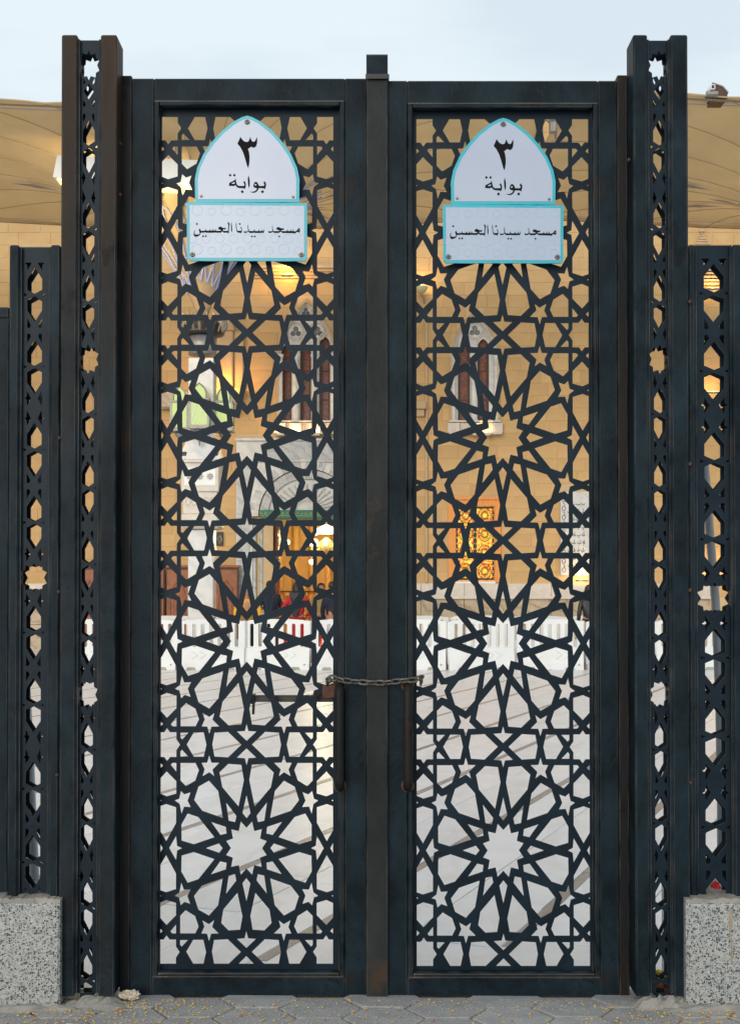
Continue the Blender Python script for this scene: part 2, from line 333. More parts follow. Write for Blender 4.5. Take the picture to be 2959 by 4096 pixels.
# stretched hexagonal pavers
hw, hh = .158, .115
def hexmesh():
    b = MB(); pts = [(-hw,0),(-hw*.52,-hh),(hw*.52,-hh),(hw,0),(hw*.52,hh),(-hw*.52,hh)]
    g = .955; bt = .97*g
    top = [(x*bt, y*bt, 0) for x, y in pts]; mid = [(x*g, y*g, -.006) for x, y in pts]; bot = [(x*g, y*g, -.05) for x, y in pts]
    b.add(top+mid+bot, [tuple(range(6))] + [(i, i+6, (i+1)%6+6, (i+1)%6) for i in range(6)] + [(i+6, i+12, (i+1)%6+12, (i+1)%6+6) for i in range(6)])
    me = bpy.data.meshes.new('paver'); me.from_pydata(b.v, [], b.f); bm = bmesh.new(); bm.from_mesh(me); bmesh.ops.recalc_face_normals(bm, faces=bm.faces[:]); bm.to_mesh(me); bm.free()
    me.materials.append(M['paver']); return me
hm = hexmesh(); cnt = 0; pitchx = hw*1.52
rest = MB()
for j in range(-2, 22):
    for i in range(-12, 13):
        x = i*pitchx + .05; y = 5.02 - j*2*hh - (hh if i % 2 else 0)
        if y > 5.04 or y < -.3: continue
        if abs(x) > 1.9 and y < 3.2: continue
        zz = random.uniform(-.003, .003); tx, ty = random.uniform(-.012, .012), random.uniform(-.012, .012)
        if cnt < 230:
            o = link('paver', hm, None, pave); o.location = Vector((x, y, zz)) - pave.location; o.rotation_euler = (tx, ty, random.uniform(-.015, .015)); cnt += 1
        else:
            Mx = Matrix.Translation((x, y, zz)) @ Matrix.Rotation(tx, 4, 'X')
            rest.add([Mx @ v.co for v in hm.vertices], [tuple(p.vertices) for p in hm.polygons])
o = rest.obj('distant_pavers', 'paver', pave); o['kind'] = 'stuff'

# marble court
court = empty('courtyard_floor', (0, 18, 0)); struct(court)
MB().box(-45, 45, 5.3, 80, -.3, -.006).obj('floor_bed', 'grout', court)
dirv = Vector((.38, .925)).normalized(); nv = Vector((dirv.y, -dirv.x))
def rot_box(b, s0, s1, t0, t1, z0, z1, c=.0015):
    pts = [nv*s + dirv*t for s, t in ((s0, t0), (s1, t0), (s1, t1), (s0, t1))]
    pin = [nv*s + dirv*t for s, t in ((s0+c, t0+c), (s1-c, t0+c), (s1-c, t1-c), (s0+c, t1-c))]
    vs = [(p.x, p.y, z0) for p in pts] + [(p.x, p.y, z1-c) for p in pts] + [(p.x, p.y, z1) for p in pin]
    return b.add(vs, [(0,1,5,4),(1,2,6,5),(2,3,7,6),(3,0,4,7),(4,5,9,8),(5,6,10,9),(6,7,11,10),(7,4,8,11),(8,9,10,11)])
PER = .925; S0 = -1.66 - PER*40
items = []
for k in range(0, 80):
    s = S0 + k*PER
    for kind, a, bb_, L in (('marble_strip', s+.02, s+.078, 1.6), ('marble_slab', s+.082, s+.497, .82), ('marble_slab', s+.503, s+.94, .82)):
        off = random.uniform(0, L)
        for j in range(-40, 90):
            t0 = j*L + off; c = nv*((a+bb_)/2) + dirv*(t0+L/2)
            if not (5.25 < c.y < 36) or abs(c.x) > .36*c.y + 2.2: continue
            if min((nv*q1+dirv*q2).y for q1 in (a, bb_) for q2 in (t0, t0+L)) < 5.3: continue
            items.append((c.y + abs(c.x)*.9, kind, a, bb_, t0, t0+L-.006, c))
items.sort(key=lambda q: q[0]); cn = {'marble_strip': 0, 'marble_slab': 0}; restb = {'marble_strip': MB(), 'marble_slab': MB()}
for _, kind, a, bb_, t0, t1, c in items:
    z1 = random.uniform(-.001, .001)
    if cn[kind] < (90 if kind == 'marble_strip' else 205):
        b = MB(); rot_box(b, a, bb_, t0, t1, -.03, z1); cn[kind] += 1
        b.obj(kind, 'strip' if kind == 'marble_strip' else 'slab', court, loc=(c.x, c.y, 0))
    else: rot_box(restb[kind], a, bb_, t0, t1, -.03, z1)
o = restb['marble_strip'].obj('distant_marble_strips', 'strip', court); o['kind'] = 'stuff'
o = restb['marble_slab'].obj('distant_marble_slabs', 'slab', court); o['kind'] = 'stuff'
MB().box(-8, 8, 5.14, 6.4, -.2, -.003).obj('threshold_stone', 'slab', court)
b = MB().box(-60, 60, 36.2, 260, -.4, -.02); struct(b.obj('ground', 'grout'))

# ================================================================== GATE LEAVES
Q = [  # one quadrant of the cut pattern
 [(167,374),(145,223),(93,212),(82,264)], [(290,215),(168,174),(162,119),(213,107)],
 [(66,340),(198,497),(222,619),(148,690),(43,682),(22,556)],
 [(193,246),(362,305),(428,392),(393,503),(306,552),(231,467)],
 [(430,31),(530,61),(532,192),(480,284),(393,255),(261,89)],
 [(531,280),(546,360),(587,390),(550,404),(536,468),(506,440),(457,457),(481,389),(454,335),(510,338)],
 [(263,588),(305,620),(360,588),(343,643),(368,698),(322,700),(305,760),(287,700),(223,698),(278,643)],
 [(475,749),(541,749),(541,790),(527,805)],
 [(573,623),(620,681),(605,698),(573,698)], [(706,652),(682,676),(706,700)],
 [(573,446),(652,423),(706,446),(706,568),(652,628),(573,548)],
 [(655,57),(706,143),(706,344),(655,361),(574,335),(574,207)],
 [(495,506),(540,552),(540,697),(417,697),(389,639),(418,553)], [(692,390),(706,382),(706,398)]]
HAX = [[(334,0),(224,39),(194,0),(224,-39)], [(525,0),(566,-20),(574,-100),(631,0),(574,100),(566,20)], [(706,-42),(683,0),(706,42)]]
VAX = [[(0,434),(33,287),(0,244),(-33,287)], [(0,678),(15,735),(80,740),(0,816),(-80,740),(-15,735)]]
MIR = [[(43,0),(152,105),(263,98),(281,0),(263,-98),(152,-105)], [(328,0),(350,100),(432,100),(490,0),(432,-100),(350,-100)],
       [(706,-102),(673,-102),(650,-135),(625,-102),(573,-102),(573,-45),(543,0),(573,45),(573,102),(625,102),(650,135),(673,102),(706,102)]]
qs = [(0,167),(46,218),(63,140),(125,155),(111,79),(166,58),(128,0)]
STAR = qs + [(x,-y) for x, y in reversed(qs[:-1])] + [(-x,-y) for x, y in qs[1:]] + [(-x,y) for x, y in reversed(qs[1:-1])]
LASTPETAL = [(73,364),(188,500),(206,612),(146,673),(51,667),(32,555)]
DL = 5.05     # front of the leaves
DP = DL + .045
US = 1/2.0475*DP/FPX  # pattern unit in metres
def leaf_lattice(cxp, parent, dy):
    zb, zt = Z(3393+dy, DP), Z(921+dy, DP); cell = (zt-zb)/3; vs = cell/2/847; cx = cxp
    lo, hi = Z(3856+dy, DP), Z(466+dy, DP); holes = []
    def put(pl, zc):
        p = clipz([(cx + u*US, zc + v*vs) for u, v in pl], lo, hi)
        if p: holes.append(p)
    for k in range(4):
        zc = zb + k*cell; put(STAR, zc)
        for q in Q:
            for a in (1, -1):
                for c_ in (1, -1):
                    qq = LASTPETAL if (k == 0 and c_ == -1 and q is Q[2]) else q
                    put([(a*u, c_*v) for u, v in qq], zc)
        for q in HAX:
            put(q, zc); put([(-u, v) for u, v in q], zc)
        for q in VAX:
            put(q, zc); put([(u, -v) for u, v in q], zc)
    for k in range(-1, 4):
        zc = zb + (k+.5)*cell
        for q in MIR:
            put(q, zc); put([(-u, v) for u, v in q], zc)
    put([(0,33),(-72,105),(72,105)], zb+(-.5)*cell - 0) if False else put([(0,-33),(-76,-110),(76,-110)], zb-.5*cell)
    xo = 778*US; zlo, zhi = lo-.035, hi+.035
    outer = [(cx-xo, zlo), (cx+xo, zlo), (cx+xo, zhi), (cx-xo, zhi)]
    return plate('lattice_panel', [outer]+holes, DP, .006, 'sheet', parent)

def make_leaf(side):
    L = side == 'left'
    xa, xb = (X(525, DL), X(1467, DL)) if L else (X(1546, DL), X(2471, DL))
    px0, px1 = (P(634, 2200, DL).x, P(1358, 2200, DL).x) if L else (P(1650, 2200, DL).x, P(2374, 2200, DL).x)
    dy = 0 if L else 9
    zt, zb = Z(313 if L else 322, DL), Z(3988, DL); pt, pb = Z(425+dy, DL), Z(3888+dy*.3, DL)
    lab = ('dark blue-grey steel gate leaf with pierced star lattice and slide bolt, left of meeting strip' if L else
           'dark blue-grey steel gate leaf with plain star lattice, right of the meeting strip')
    g = empty('gate_leaf', ((xa+xb)/2, DL, 0), lab, 'gate', 'pair of lattice gate leaves')
    m = .020; th = .055
    fx0, fx1, fz0, fz1 = px0-m, px1+m, pb-m, pt+m     # inner edge of the flat frame
    for nme, bx in (('stile', (xa, fx0, zb, zt)), ('stile', (fx1, xb, zb, zt))):
        MB().box(bx[0], bx[1], DL, DL+th, bx[2], bx[3], .004).obj(nme, 'steel', g)
    for z0, z1 in ((zb, fz0), (fz1, zt)):
        MB().box(fx0, fx1, DL+.0015, DL+th, z0, z1, .003).obj('rail', 'steel', g)
    # beading set into the frame: outer bead with a bright worn arris
    for (a, b_, c_, d_) in ((fx0, px0, fz0, fz1), (px1, fx1, fz0, fz1), (px0, px1, fz0, pb), (px0, px1, pt, fz1)):
        MB().box(a+.002, b_-.001, DL-.007, DL+.03, c_+.002, d_-.001, .0035).obj('bead', 'steel', g)
    for zc_, a, b_ in ((pb-.0045, px0, px1), (fz0+.004, fx0, fx1), (fz1-.003, fx0, fx1)):
        MB().box(a+.003, b_-.003, DL-.0085, DL-.006, zc_-.002, zc_+.002).obj('worn_arris', 'edge', g)
    # back plate border that carries the lattice
    xc = (P(988, 2200, DP).x if L else P(2011, 2200, DP).x)
    leaf_lattice(xc, g, dy)
    # backing channel round the opening
    for (a, b_, c_, d_) in ((px0-.045, px0+.004, pb-.02, pt+.02), (px1-.004, px1+.045, pb-.02, pt+.02)):
        MB().box(a, b_, DL+.03, DL+.052, c_, d_).obj('inner_channel', 'steel', g)
    # handle
    hx = X(1358 if L else 1632, DL-.05); hr = .019
    z0, z1 = Z(3150, DL-.05), Z(2752, DL-.05)
    pts = [(hx, DL+.01, z1+.006), (hx, DL-.02, z1+.008), (hx, DL-.042, z1-.008), (hx, DL-.045, z1-.035), (hx, DL-.045, z0+.03), (hx, DL-.04, z0+.008), (hx, DL-.02, z0-.002), (hx, DL+.01, z0)]
    hd = MB().tube(pts, hr, 14).obj('handle', 'steel_rusty', g, True)
    for zz in (z1+.006, z0): MB().tube([(hx, DL-.004, zz), (hx, DL+.003, zz)], .026, 14).obj('weld_collar', 'rust', hd)
    if L:
        # meeting strip with the rolled catch plate above it
        sx0, sx1 = X(1466, DL-.02), X(1551, DL-.02)
        MB().box(sx0, sx1, DL-.022, DL+.03, Z(3988, DL), Z(325, DL), .003).obj('meeting_strip', 'steelstrip', g)
        cpn = MB(); ztp = Z(211, DL+.02); zm = Z(318, DL+.02)
        prof = [(DL+.05, ztp-.055), (DL+.046, ztp-.012), (DL+.036, ztp), (DL+.024, ztp-.01), (DL+.022, ztp-.03), (DL+.022, zm+.0)]
        vs = []
        for y, z in prof: vs += [(sx0-.001, y, z), (sx1+.001, y, z)]
        for y, z in reversed(prof): vs += [(sx0-.001, y+.005, z-.002), (sx1+.001, y+.005, z-.002)]
        n_ = len(vs)//2
        cpn.add(vs, [(2*i, 2*i+1, (2*i+3) % (2*n_), (2*i+2) % (2*n_)) for i in range(n_)] )
        cpn.obj('catch_plate', 'steel', g)
        lip = MB(); N = 10; ri = .019; yc = DL-.012; zc = zm-.012
        ring_ = [(yc + ri*1.35*math.cos(a), zc + ri*math.sin(a)) for a in [R(200 - 220*i/N) for i in range(N+1)]]
        vs = []
        for y, z in ring_: vs += [(sx0-.004, y, z), (sx1+.006, y, z)]
        for y, z in reversed(ring_): vs += [(sx0-.004, yc+(y-yc)*.8, zc+(z-zc)*.8), (sx1+.006, yc+(y-yc)*.8, zc+(z-zc)*.8)]
        n_ = len(vs)//2; lip.add(vs, [(2*i, 2*i+1, (2*i+3) % (2*n_), (2*i+2) % (2*n_)) for i in range(n_)])
        lip.add([vs[2*i] for i in range(n_)], [(i, i+1, n_-2-i, n_-1-i) for i in range(n_//2-1)]); lip.add([vs[2*i+1] for i in range(n_)], [(i, i+1, n_-2-i, n_-1-i) for i in range(n_//2-1)])
        lip.obj('rolled_lip', 'edge', g)
        # slide bolt behind the lattice
        DB = DP + .05; bt = MB().box(X(1000, DB), X(1375, DB), DB, DB+.03, Z(2808, DB), Z(2782, DB), .004).obj('slide_bolt', 'black', g)
        MB().tube([(X(1016, DB), DB+.01, Z(2800, DB)), (X(1014, DB), DB+.005, Z(2858, DB))], .0055, 8).obj('bolt_lever', 'black', bt)
        MB().box(X(1003, DB), X(1022, DB), DB-.012, DB+.04, Z(2815, DB), Z(2778, DB), .003).obj('bolt_keeper', 'black', bt)
        MB().box(X(1262, DB), X(1330, DB), DB-.02, DB+.0, Z(2790, DB), Z(2772, DB), .003).obj('bolt_keeper', 'rust', bt)
        bx = MB().box(X(1300, DB), X(1380, DB), DB-.035, DB-.008, Z(2786, DB), Z(2748, DB), .004).obj('bolt_lug', 'rust', bt)
    else:
        MB().box(xa+.010, xa+.035, DL+.05, DL+.075, Z(3340, DP), Z(3310, DP), .003).obj('stop_lug', 'steel', g)
    return g
leafL = make_leaf('left'); leafR = make_leaf('right')

# ------------------------------------------------------------------ posts
HUN = 1/2.268
TRI = [(97,-16),(65,0),(97,16)]
HEXD = [(0,9),(68,46),(68,143),(0,250),(-68,143),(-68,46)]
QUAD = [(67,210),(32,278),(45,305),(67,300)]
S4 = [(67,219),(70,272),(89,285),(70,298),(67,363),(30,285)]
_h = [(0,-138),(22,-98),(76,-113),(80,-70),(119,-50),(94,0),(119,50),(80,70),(76,113),(22,98),(0,138)]
STRIPSTAR = _h + [(-x, y) for x, y in reversed(_h[1:-1])]
def strip_loops(xc, d, nodes, stars, hx, vx, top, bot, extra=()):
    """nodes: (py, up kind, down kind) of the small triangles along the cut strip"""
    loops = []; k = d/FPX*HUN; zt, zb_ = Z(top, d), Z(bot, d)
    def put(pl, zc):
        p = clipz([(xc+u*k*hx, zc - v*k*vx) for u, v in pl], zb_, zt)
        if p: loops.append(p)
    for py, up, dn in nodes:
        zc = Z(py, d); put(TRI, zc); put([(-u, v) for u, v in TRI], zc)
        for kind, s in ((up, -1), (dn, 1)):
            put([(u, s*v) for u, v in HEXD], zc)
            pc = QUAD if kind == 'c' else S4
            for a in (1, -1): put([(a*u, s*v) for u, v in pc], zc)
    for py in stars: put(STRIPSTAR, Z(py, d))
    for pl, py in extra: put(pl, Z(py, d))
    return loops

tall_nodes = [(586,'c','s'),(917,'s','c'),(1210,'c','s'),(1657,'s','c'),(1953,'c','c'),(2257,'c','c'),(2552,'c','s'),(2999,'s','c'),(3294,'c','s'),(3633,'s','c'),(3925,'c','c')]
tall_extra = [([(0,-38),(58,30),(58,35),(0,108),(-58,35),(-58,30)], 350), ([(67,-10),(32,40),(45,62),(67,60)], 400), ([(-67,-10),(-32,40),(-45,62),(-67,60)], 400),
              ([(67,-55),(40,-10),(50,20),(67,0)], 332), ([(-67,-55),(-40,-10),(-50,20),(-67,0)], 332)]
def make_post(label, group, t0, t1, p1, t2, d, depth, ztop, zptop, zbot, nodes, stars, hx, vx, extra=(), holetop=None, holebot=4000, rusty=False, gap=.063, jamb=None, jtop=None):
    """t0-t1 outer tube, t1-p1 pierced sheets, p1-t2 inner tube (measured edges)"""
    xs = [X(v, d) for v in (t0, t1, p1, t2)]; zt = Z(ztop, d); zb_ = Z(zbot, d)
    g = empty('gate_post', ((xs[0]+xs[3])/2, d+depth/2, max(0, zb_)), label, 'gate post', group)
    for a, b_ in ((xs[0], xs[1]), (xs[2], xs[3])):
        t = MB().box(a, b_, d, d+depth, zb_, zt, .005).obj('square_tube', 'steel_toprust' if rusty else 'steel', g)
    xc = X((t1+p1)/2, d+.03)
    for y in (d+.028, d+.028+gap):
        lp = strip_loops(X((t1+p1)/2, d+.028), d+.028, nodes, stars, hx, vx, holetop or ztop, holebot, extra)
        plate('pierced_sheet', [[(xs[1]-.003, zb_+.005), (xs[2]+.003, zb_+.005), (xs[2]+.003, Z(zptop, d)), (xs[1]-.003, Z(zptop, d))]] + lp, y, .006, 'sheet', g)
    # side lips of the pierced sheet folded into the tubes
    for a in (xs[1]+.0005, xs[2]-.0085): MB().box(a, a+.008, d+.012, d+.0275, zb_+.01, Z(zptop, d)-.003).obj('folded_lip', 'steel', g)
    if jamb:
        MB().box(X(jamb[0], DL), X(jamb[1], DL), DL-.003, DL+.05, Z(3986, DL), Z(jtop, DL), .003).obj('jamb', 'steel_rusty', g)
    return g
DT = 4.94
postL = make_post('tall double-tube steel post left of the gate, brown rust on its upper half', 'tall posts either side of the gate', 241, 304, 398, 463, DT, .13, 138, 149, 3987,
          tall_nodes, [261, 1437, 2779], .8, 1., tall_extra, rusty=True, jamb=(484, 524), jtop=303)
postR = make_post('tall double-tube steel post right of the gate, evenly dark blue-grey', 'tall posts either side of the gate', 2537, 2594, 2687, 2756, DT, .13, 138, 150, 3987,
          tall_nodes, [261, 1437, 2779], .8, 1., tall_extra, jamb=(2472, 2512), jtop=301)
sideL = make_post('lower steel post standing on the left terrazzo pier', 'lower posts on the piers', 35, 73, 200, 238, DT+.01, .09, 979, 983, 3592,
          [(1179,'s','c'),(1467,'c','s'),(1799,'s','c'),(2090,'c','s'),(2530,'s','c'),(2820,'c','s'),(3155,'s','c'),(3449,'c','s')], [2311], 1, 1, holetop=1050, holebot=3580)
sideR = make_post('lower steel post standing on the right terrazzo pier, wider cut pattern', 'lower posts on the piers', 2757, 2783, 2933, 2985, DT+.01, .09, 978, 974, 3592,
          [(1173,'s','c'),(1484,'c','s'),(1845,'s','c'),(2157,'c','s'),(2631,'s','c'),(2946,'c','s'),(3309,'s','c'),(3628,'c','s')], [2393], 1.36, 1.086, holetop=1034, holebot=3586)
# weld spots between posts and hinge lugs
def spots(g, lst):
    for px_, py_, d_, r_ in lst:
        c_ = P(px_, py_, d_); b = MB(); rn = random.Random(int(px_+py_)); N = 9
        b.lathe((0, 0, 0), [(r_*.2, -.006), (r_, -.001), (r_*.8, .006), (r_*.3, .011)], N)
        b.v = [(c_.x + x*rn.uniform(.7, 1.3), c_.y - z, c_.z + y*rn.uniform(.9, 1.6)) for x, y, z in b.v]; b.obj('weld_spot', 'rust', g, True)
spots(postL, [(240, 1752, DT-.001, .006), (236, 2368, DT-.001, .007), (230, 3100, DT-.001, .006), (482, 575, DT+.06, .006), (482, 780, DT+.06, .007)])
spots(postR, [(2757, 1208, DT-.001, .006), (2758, 1858, DT-.001, .007), (2759, 2362, DT-.001, .008), (2760, 3130, DT-.001, .006), (2514, 640, DT+.06, .007)])
# plain fence sheet at the far left edge
fn = empty('fence_panel', (X(-180, DT+.1), DT+.1, Z(3592, DT)), 'plain dark steel fence panel at the left edge of the picture beside the lower post', 'fence panel')
MB().box(X(-420, DT+.05), X(33, DT+.05), DT+.06, DT+.10, Z(3592, DT), Z(1231, DT+.05), .004).obj('sheet', 'steel', fn)
MB().box(X(-420, DT+.05), X(33, DT+.05), DT+.05, DT+.11, Z(1258, DT), Z(1228, DT+.05), .004).obj('top_rail', 'steel', fn)
# piers
DQ = 4.90
def pier(x0, x1, label):
    g = empty('pier', ((x0+x1)/2, DQ+.2, 0), label, 'stone pier', 'terrazzo piers under the lower posts')
    zt = Z(3612, DQ)
    bl = MB().box(x0, x1, DQ, DQ+.42, .0, zt, .008).obj('block', 'granite', g)
    cap = MB(); n = 26; xx = [x0 + (x1-x0)*i/n for i in range(n+1)]
    for i in range(n):
        h = .012 + .008*random.random()
        cap.box(xx[i], xx[i+1], DQ+.002+.004*random.random(), DQ+.415, zt-.002, zt+h)
    cap.obj('mortar_bed', 'mortar', g); return g
pier(X(-420, DQ), X(246, DQ), 'speckled terrazzo pier under the left lower post'); pierR = pier(X(2738, DQ), X(3420, DQ), 'speckled terrazzo pier under the right lower post, rust run down its face')
rn_ = random.Random(4); zz_ = [3640+i*22 for i in range(15)]
lp_ = [(P(2916+rn_.uniform(-5, 4)+i*.5, y_, DQ).x, Z(y_, DQ)) for i, y_ in enumerate(zz_)]; rp_ = [(P(2924+rn_.uniform(-4, 8)-i*.1, y_, DQ).x, Z(y_, DQ)) for i, y_ in enumerate(zz_)]
M['ruststain'] = mat('rust_run_stain', (.24, .19, .13), (.36, .31, .25), .8, 0, 30, 6)
plate('rust_run', [lp_ + list(reversed(rp_))], DQ-.0008, .0012, 'ruststain', pierR)
# mortar fillets at the foot of the posts
def rubble(xc, y, wdt, dep, h, seed):
    rnd = random.Random(seed); b = MB(); N = 16; Mr = 6; vs = []
    for j in range(Mr+1):
        for i in range(N+1):
            u = i/N*2-1; v = j/Mr*2-1; hh_ = h*max(0, 1-abs(u)**2.2)*max(0, 1-abs(v)**2)*rnd.uniform(.55, 1.15)
            vs.append((xc+u*wdt/2, y+v*dep/2, hh_ - .004))
    b.add(vs, [(j*(N+1)+i, j*(N+1)+i+1, (j+1)*(N+1)+i+1, (j+1)*(N+1)+i) for j in range(Mr) for i in range(N)])
    return b
rb = rubble(X(385, 4.93), 4.93, .26, .12, .040, 3).obj('mortar_heap', 'mortar'); tag(rb, 'crumbled grey mortar heap at the foot of the left tall post', 'mortar')
rb = rubble(X(2650, 4.93), 4.93, .28, .12, .042, 5).obj('mortar_heap', 'mortar'); tag(rb, 'crumbled grey mortar heap at the foot of the right tall post', 'mortar')
rb = rubble(X(120, 4.89), 4.885, .60, .07, .022, 6).obj('mortar_fillet', 'mortar'); tag(rb, 'low mortar fillet along the base of the left terrazzo pier', 'mortar')
rb = rubble(X(2890, 4.89), 4.885, .60, .07, .022, 8).obj('mortar_fillet', 'mortar'); tag(rb, 'low mortar fillet along the base of the right terrazzo pier', 'mortar')

# ------------------------------------------------------------------ chain
ch = empty('chain', (X(1500, 5), 4.98, Z(2730, 5)), 'rusty steel link chain tying the two gate leaves together above the handles', 'chain')
path = [P(1312, 2748, DP+.02), P(1308, 2725, DP-.03), P(1330, 2712, DL-.03), P(1362, 2720, DL-.05), P(1420, 2727, DL-.045), P(1480, 2731, DL-.045), P(1540, 2732, DL-.045), P(1590, 2725, DL-.045),
        P(1650, 2720, DL-.045), P(1678, 2712, DL-.03), P(1686, 2720, DP-.02), P(1682, 2732, DP+.03)]
seg = [(path[i+1]-path[i]).length for i in range(len(path)-1)]; tot = sum(seg)
def along(s):
    for i, q in enumerate(seg):
        if s <= q or i == len(seg)-1: return path[i].lerp(path[i+1], min(1, s/q)), (path[i+1]-path[i]).normalized()
        s -= q
nl = int(tot/.031)
for i in range(nl):
    p, t = along((i+.5)*tot/nl); a = Vector((0, -.75, .66)) if i % 2 == 0 else Vector((0, .66, .75))
    u = (a - t*a.dot(t)).normalized(); hl, hwid = .0150, .0105; pts = []
    for k in range(14):
        an = 2*math.pi*k/14; c_, s_ = math.cos(an), math.sin(an)
        pts.append(p + t*(hl*(1 if c_ > 0 else -1)*min(1, abs(c_)*8) *.6+ c_*hwid) + u*(s_*hwid))
    MB().ring(pts, .0044, 6).obj('link', 'chain', ch, True)
# rusted hasp plate and padlock lug
hp = MB().box(X(1290, DP-.02), X(1340, DP-.02), DP-.02, DP-.006, Z(2792, DP), Z(2738, DP), .004).obj('hasp', 'rust', leafL)

# ------------------------------------------------------------------ signs
D3 = [(465,60),(540,160),(600,200),(660,212),(705,190),(735,120),(757,60),(785,140),(820,195),(860,208),(905,180),(930,120),(955,65),(968,150),(960,260),(930,345),(880,382),(830,380),(785,350),(745,385),(690,415),(720,510),(738,640),(738,780),(720,910),(697,990),(660,910),(600,690),(540,510),(460,360),(375,260),(410,190)]
ALEF = [(715,1210),(745,1380),(745,1500),(718,1590),(695,1480),(682,1300)]
TA = [(320,1290),(340,1400),(365,1490),(420,1520),(575,1520),(590,1470),(550,1420),(578,1370),(615,1410),(630,1480),(620,1560),(592,1615),(560,1590),(440,1585),(370,1565),(320,1500),(260,1525),(120,1515),(135,1430),(290,1350)]
TAH = [(290,1400),(205,1440),(220,1462),(300,1450)]
BW = [(1178,1375),(1225,1430),(1232,1500),(1195,1620),(1150,1590),(1015,1585),(990,1640),(950,1690),(900,1720),(840,1725),(740,1695),(850,1690),(920,1660),(965,1595),(880,1570),(850,1540),(862,1460),(890,1410),(930,1395),(975,1420),(1000,1470),(1020,1520),(1160,1520),(1185,1480),(1148,1430)]
HSN = [(150,360),(140,470),(165,490),(260,490),(290,460),(262,360),(285,315),(320,380),(345,388),(430,385),(458,325),(465,380),(560,385),(592,330),(600,380),(645,385),(672,325),(685,380),(715,385),(735,325),(748,385),(880,385),(905,370),(815,340),(820,300),(850,265),(890,270),(960,305),(1035,305),(1020,350),(955,345),(945,372),(965,388),(1090,388),(1100,200),(1080,180),(1093,125),(1140,190),(1122,260),(1115,440),(1100,480),(1085,440),(965,440),(932,400),(890,440),(760,440),(730,432),(700,440),(620,442),(470,440),(445,425),(400,440),(320,440),(295,500),(260,530),(200,555),(140,550),(115,490),(120,420)]
ALEF2 = [(1190,130),(1208,300),(1210,390),(1192,435),(1180,380),(1172,200)]
NA = [(1330,140),(1338,300),(1350,385),(1460,385),(1480,350),(1445,300),(1465,270),(1492,340),(1488,400),(1465,465),(1440,440),(1370,440),(1330,385),(1312,200)]
SYD = [(150,185),(165,300),(180,360),(295,362),(318,305),(330,362),(420,362),(440,310),(450,362),(505,362),(520,305),(530,362),(555,362),(578,300),(575,370),(550,420),(520,400),(490,412),(330,412),(310,400),(280,412),(190,410),(155,365),(120,405),(45,410),(40,350),(60,372),(130,370),(152,340),(140,240)]
MSJ = [(787,200),(800,300),(815,362),(940,362),(985,345),(890,318),(905,270),(945,255),(1010,285),(1100,295),(1085,328),(1015,340),(1035,362),(1160,362),(1190,310),(1195,362),(1250,362),(1268,308),(1275,362),(1310,362),(1325,305),(1332,362),(1400,370),(1440,330),(1490,270),(1510,310),(1512,370),(1490,410),(1450,380),(1415,395),(1390,425),(1330,418),(1200,415),(1050,412),(1005,372),(960,410),(850,412),(815,400),(797,372),(770,405),(690,410),(675,350),(700,370),(770,368),(790,345),(778,250)]
MSH = [(1490,318),(1466,348),(1482,358)]
def dia(x, y, r): return [(x, y-r), (x+r, y), (x, y+r), (x-r, y)]
def circ(x, y, r, n=12): return [(x+r*math.cos(2*math.pi*i/n), y+r*math.sin(2*math.pi*i/n)) for i in range(n)]
DS = DL - .004
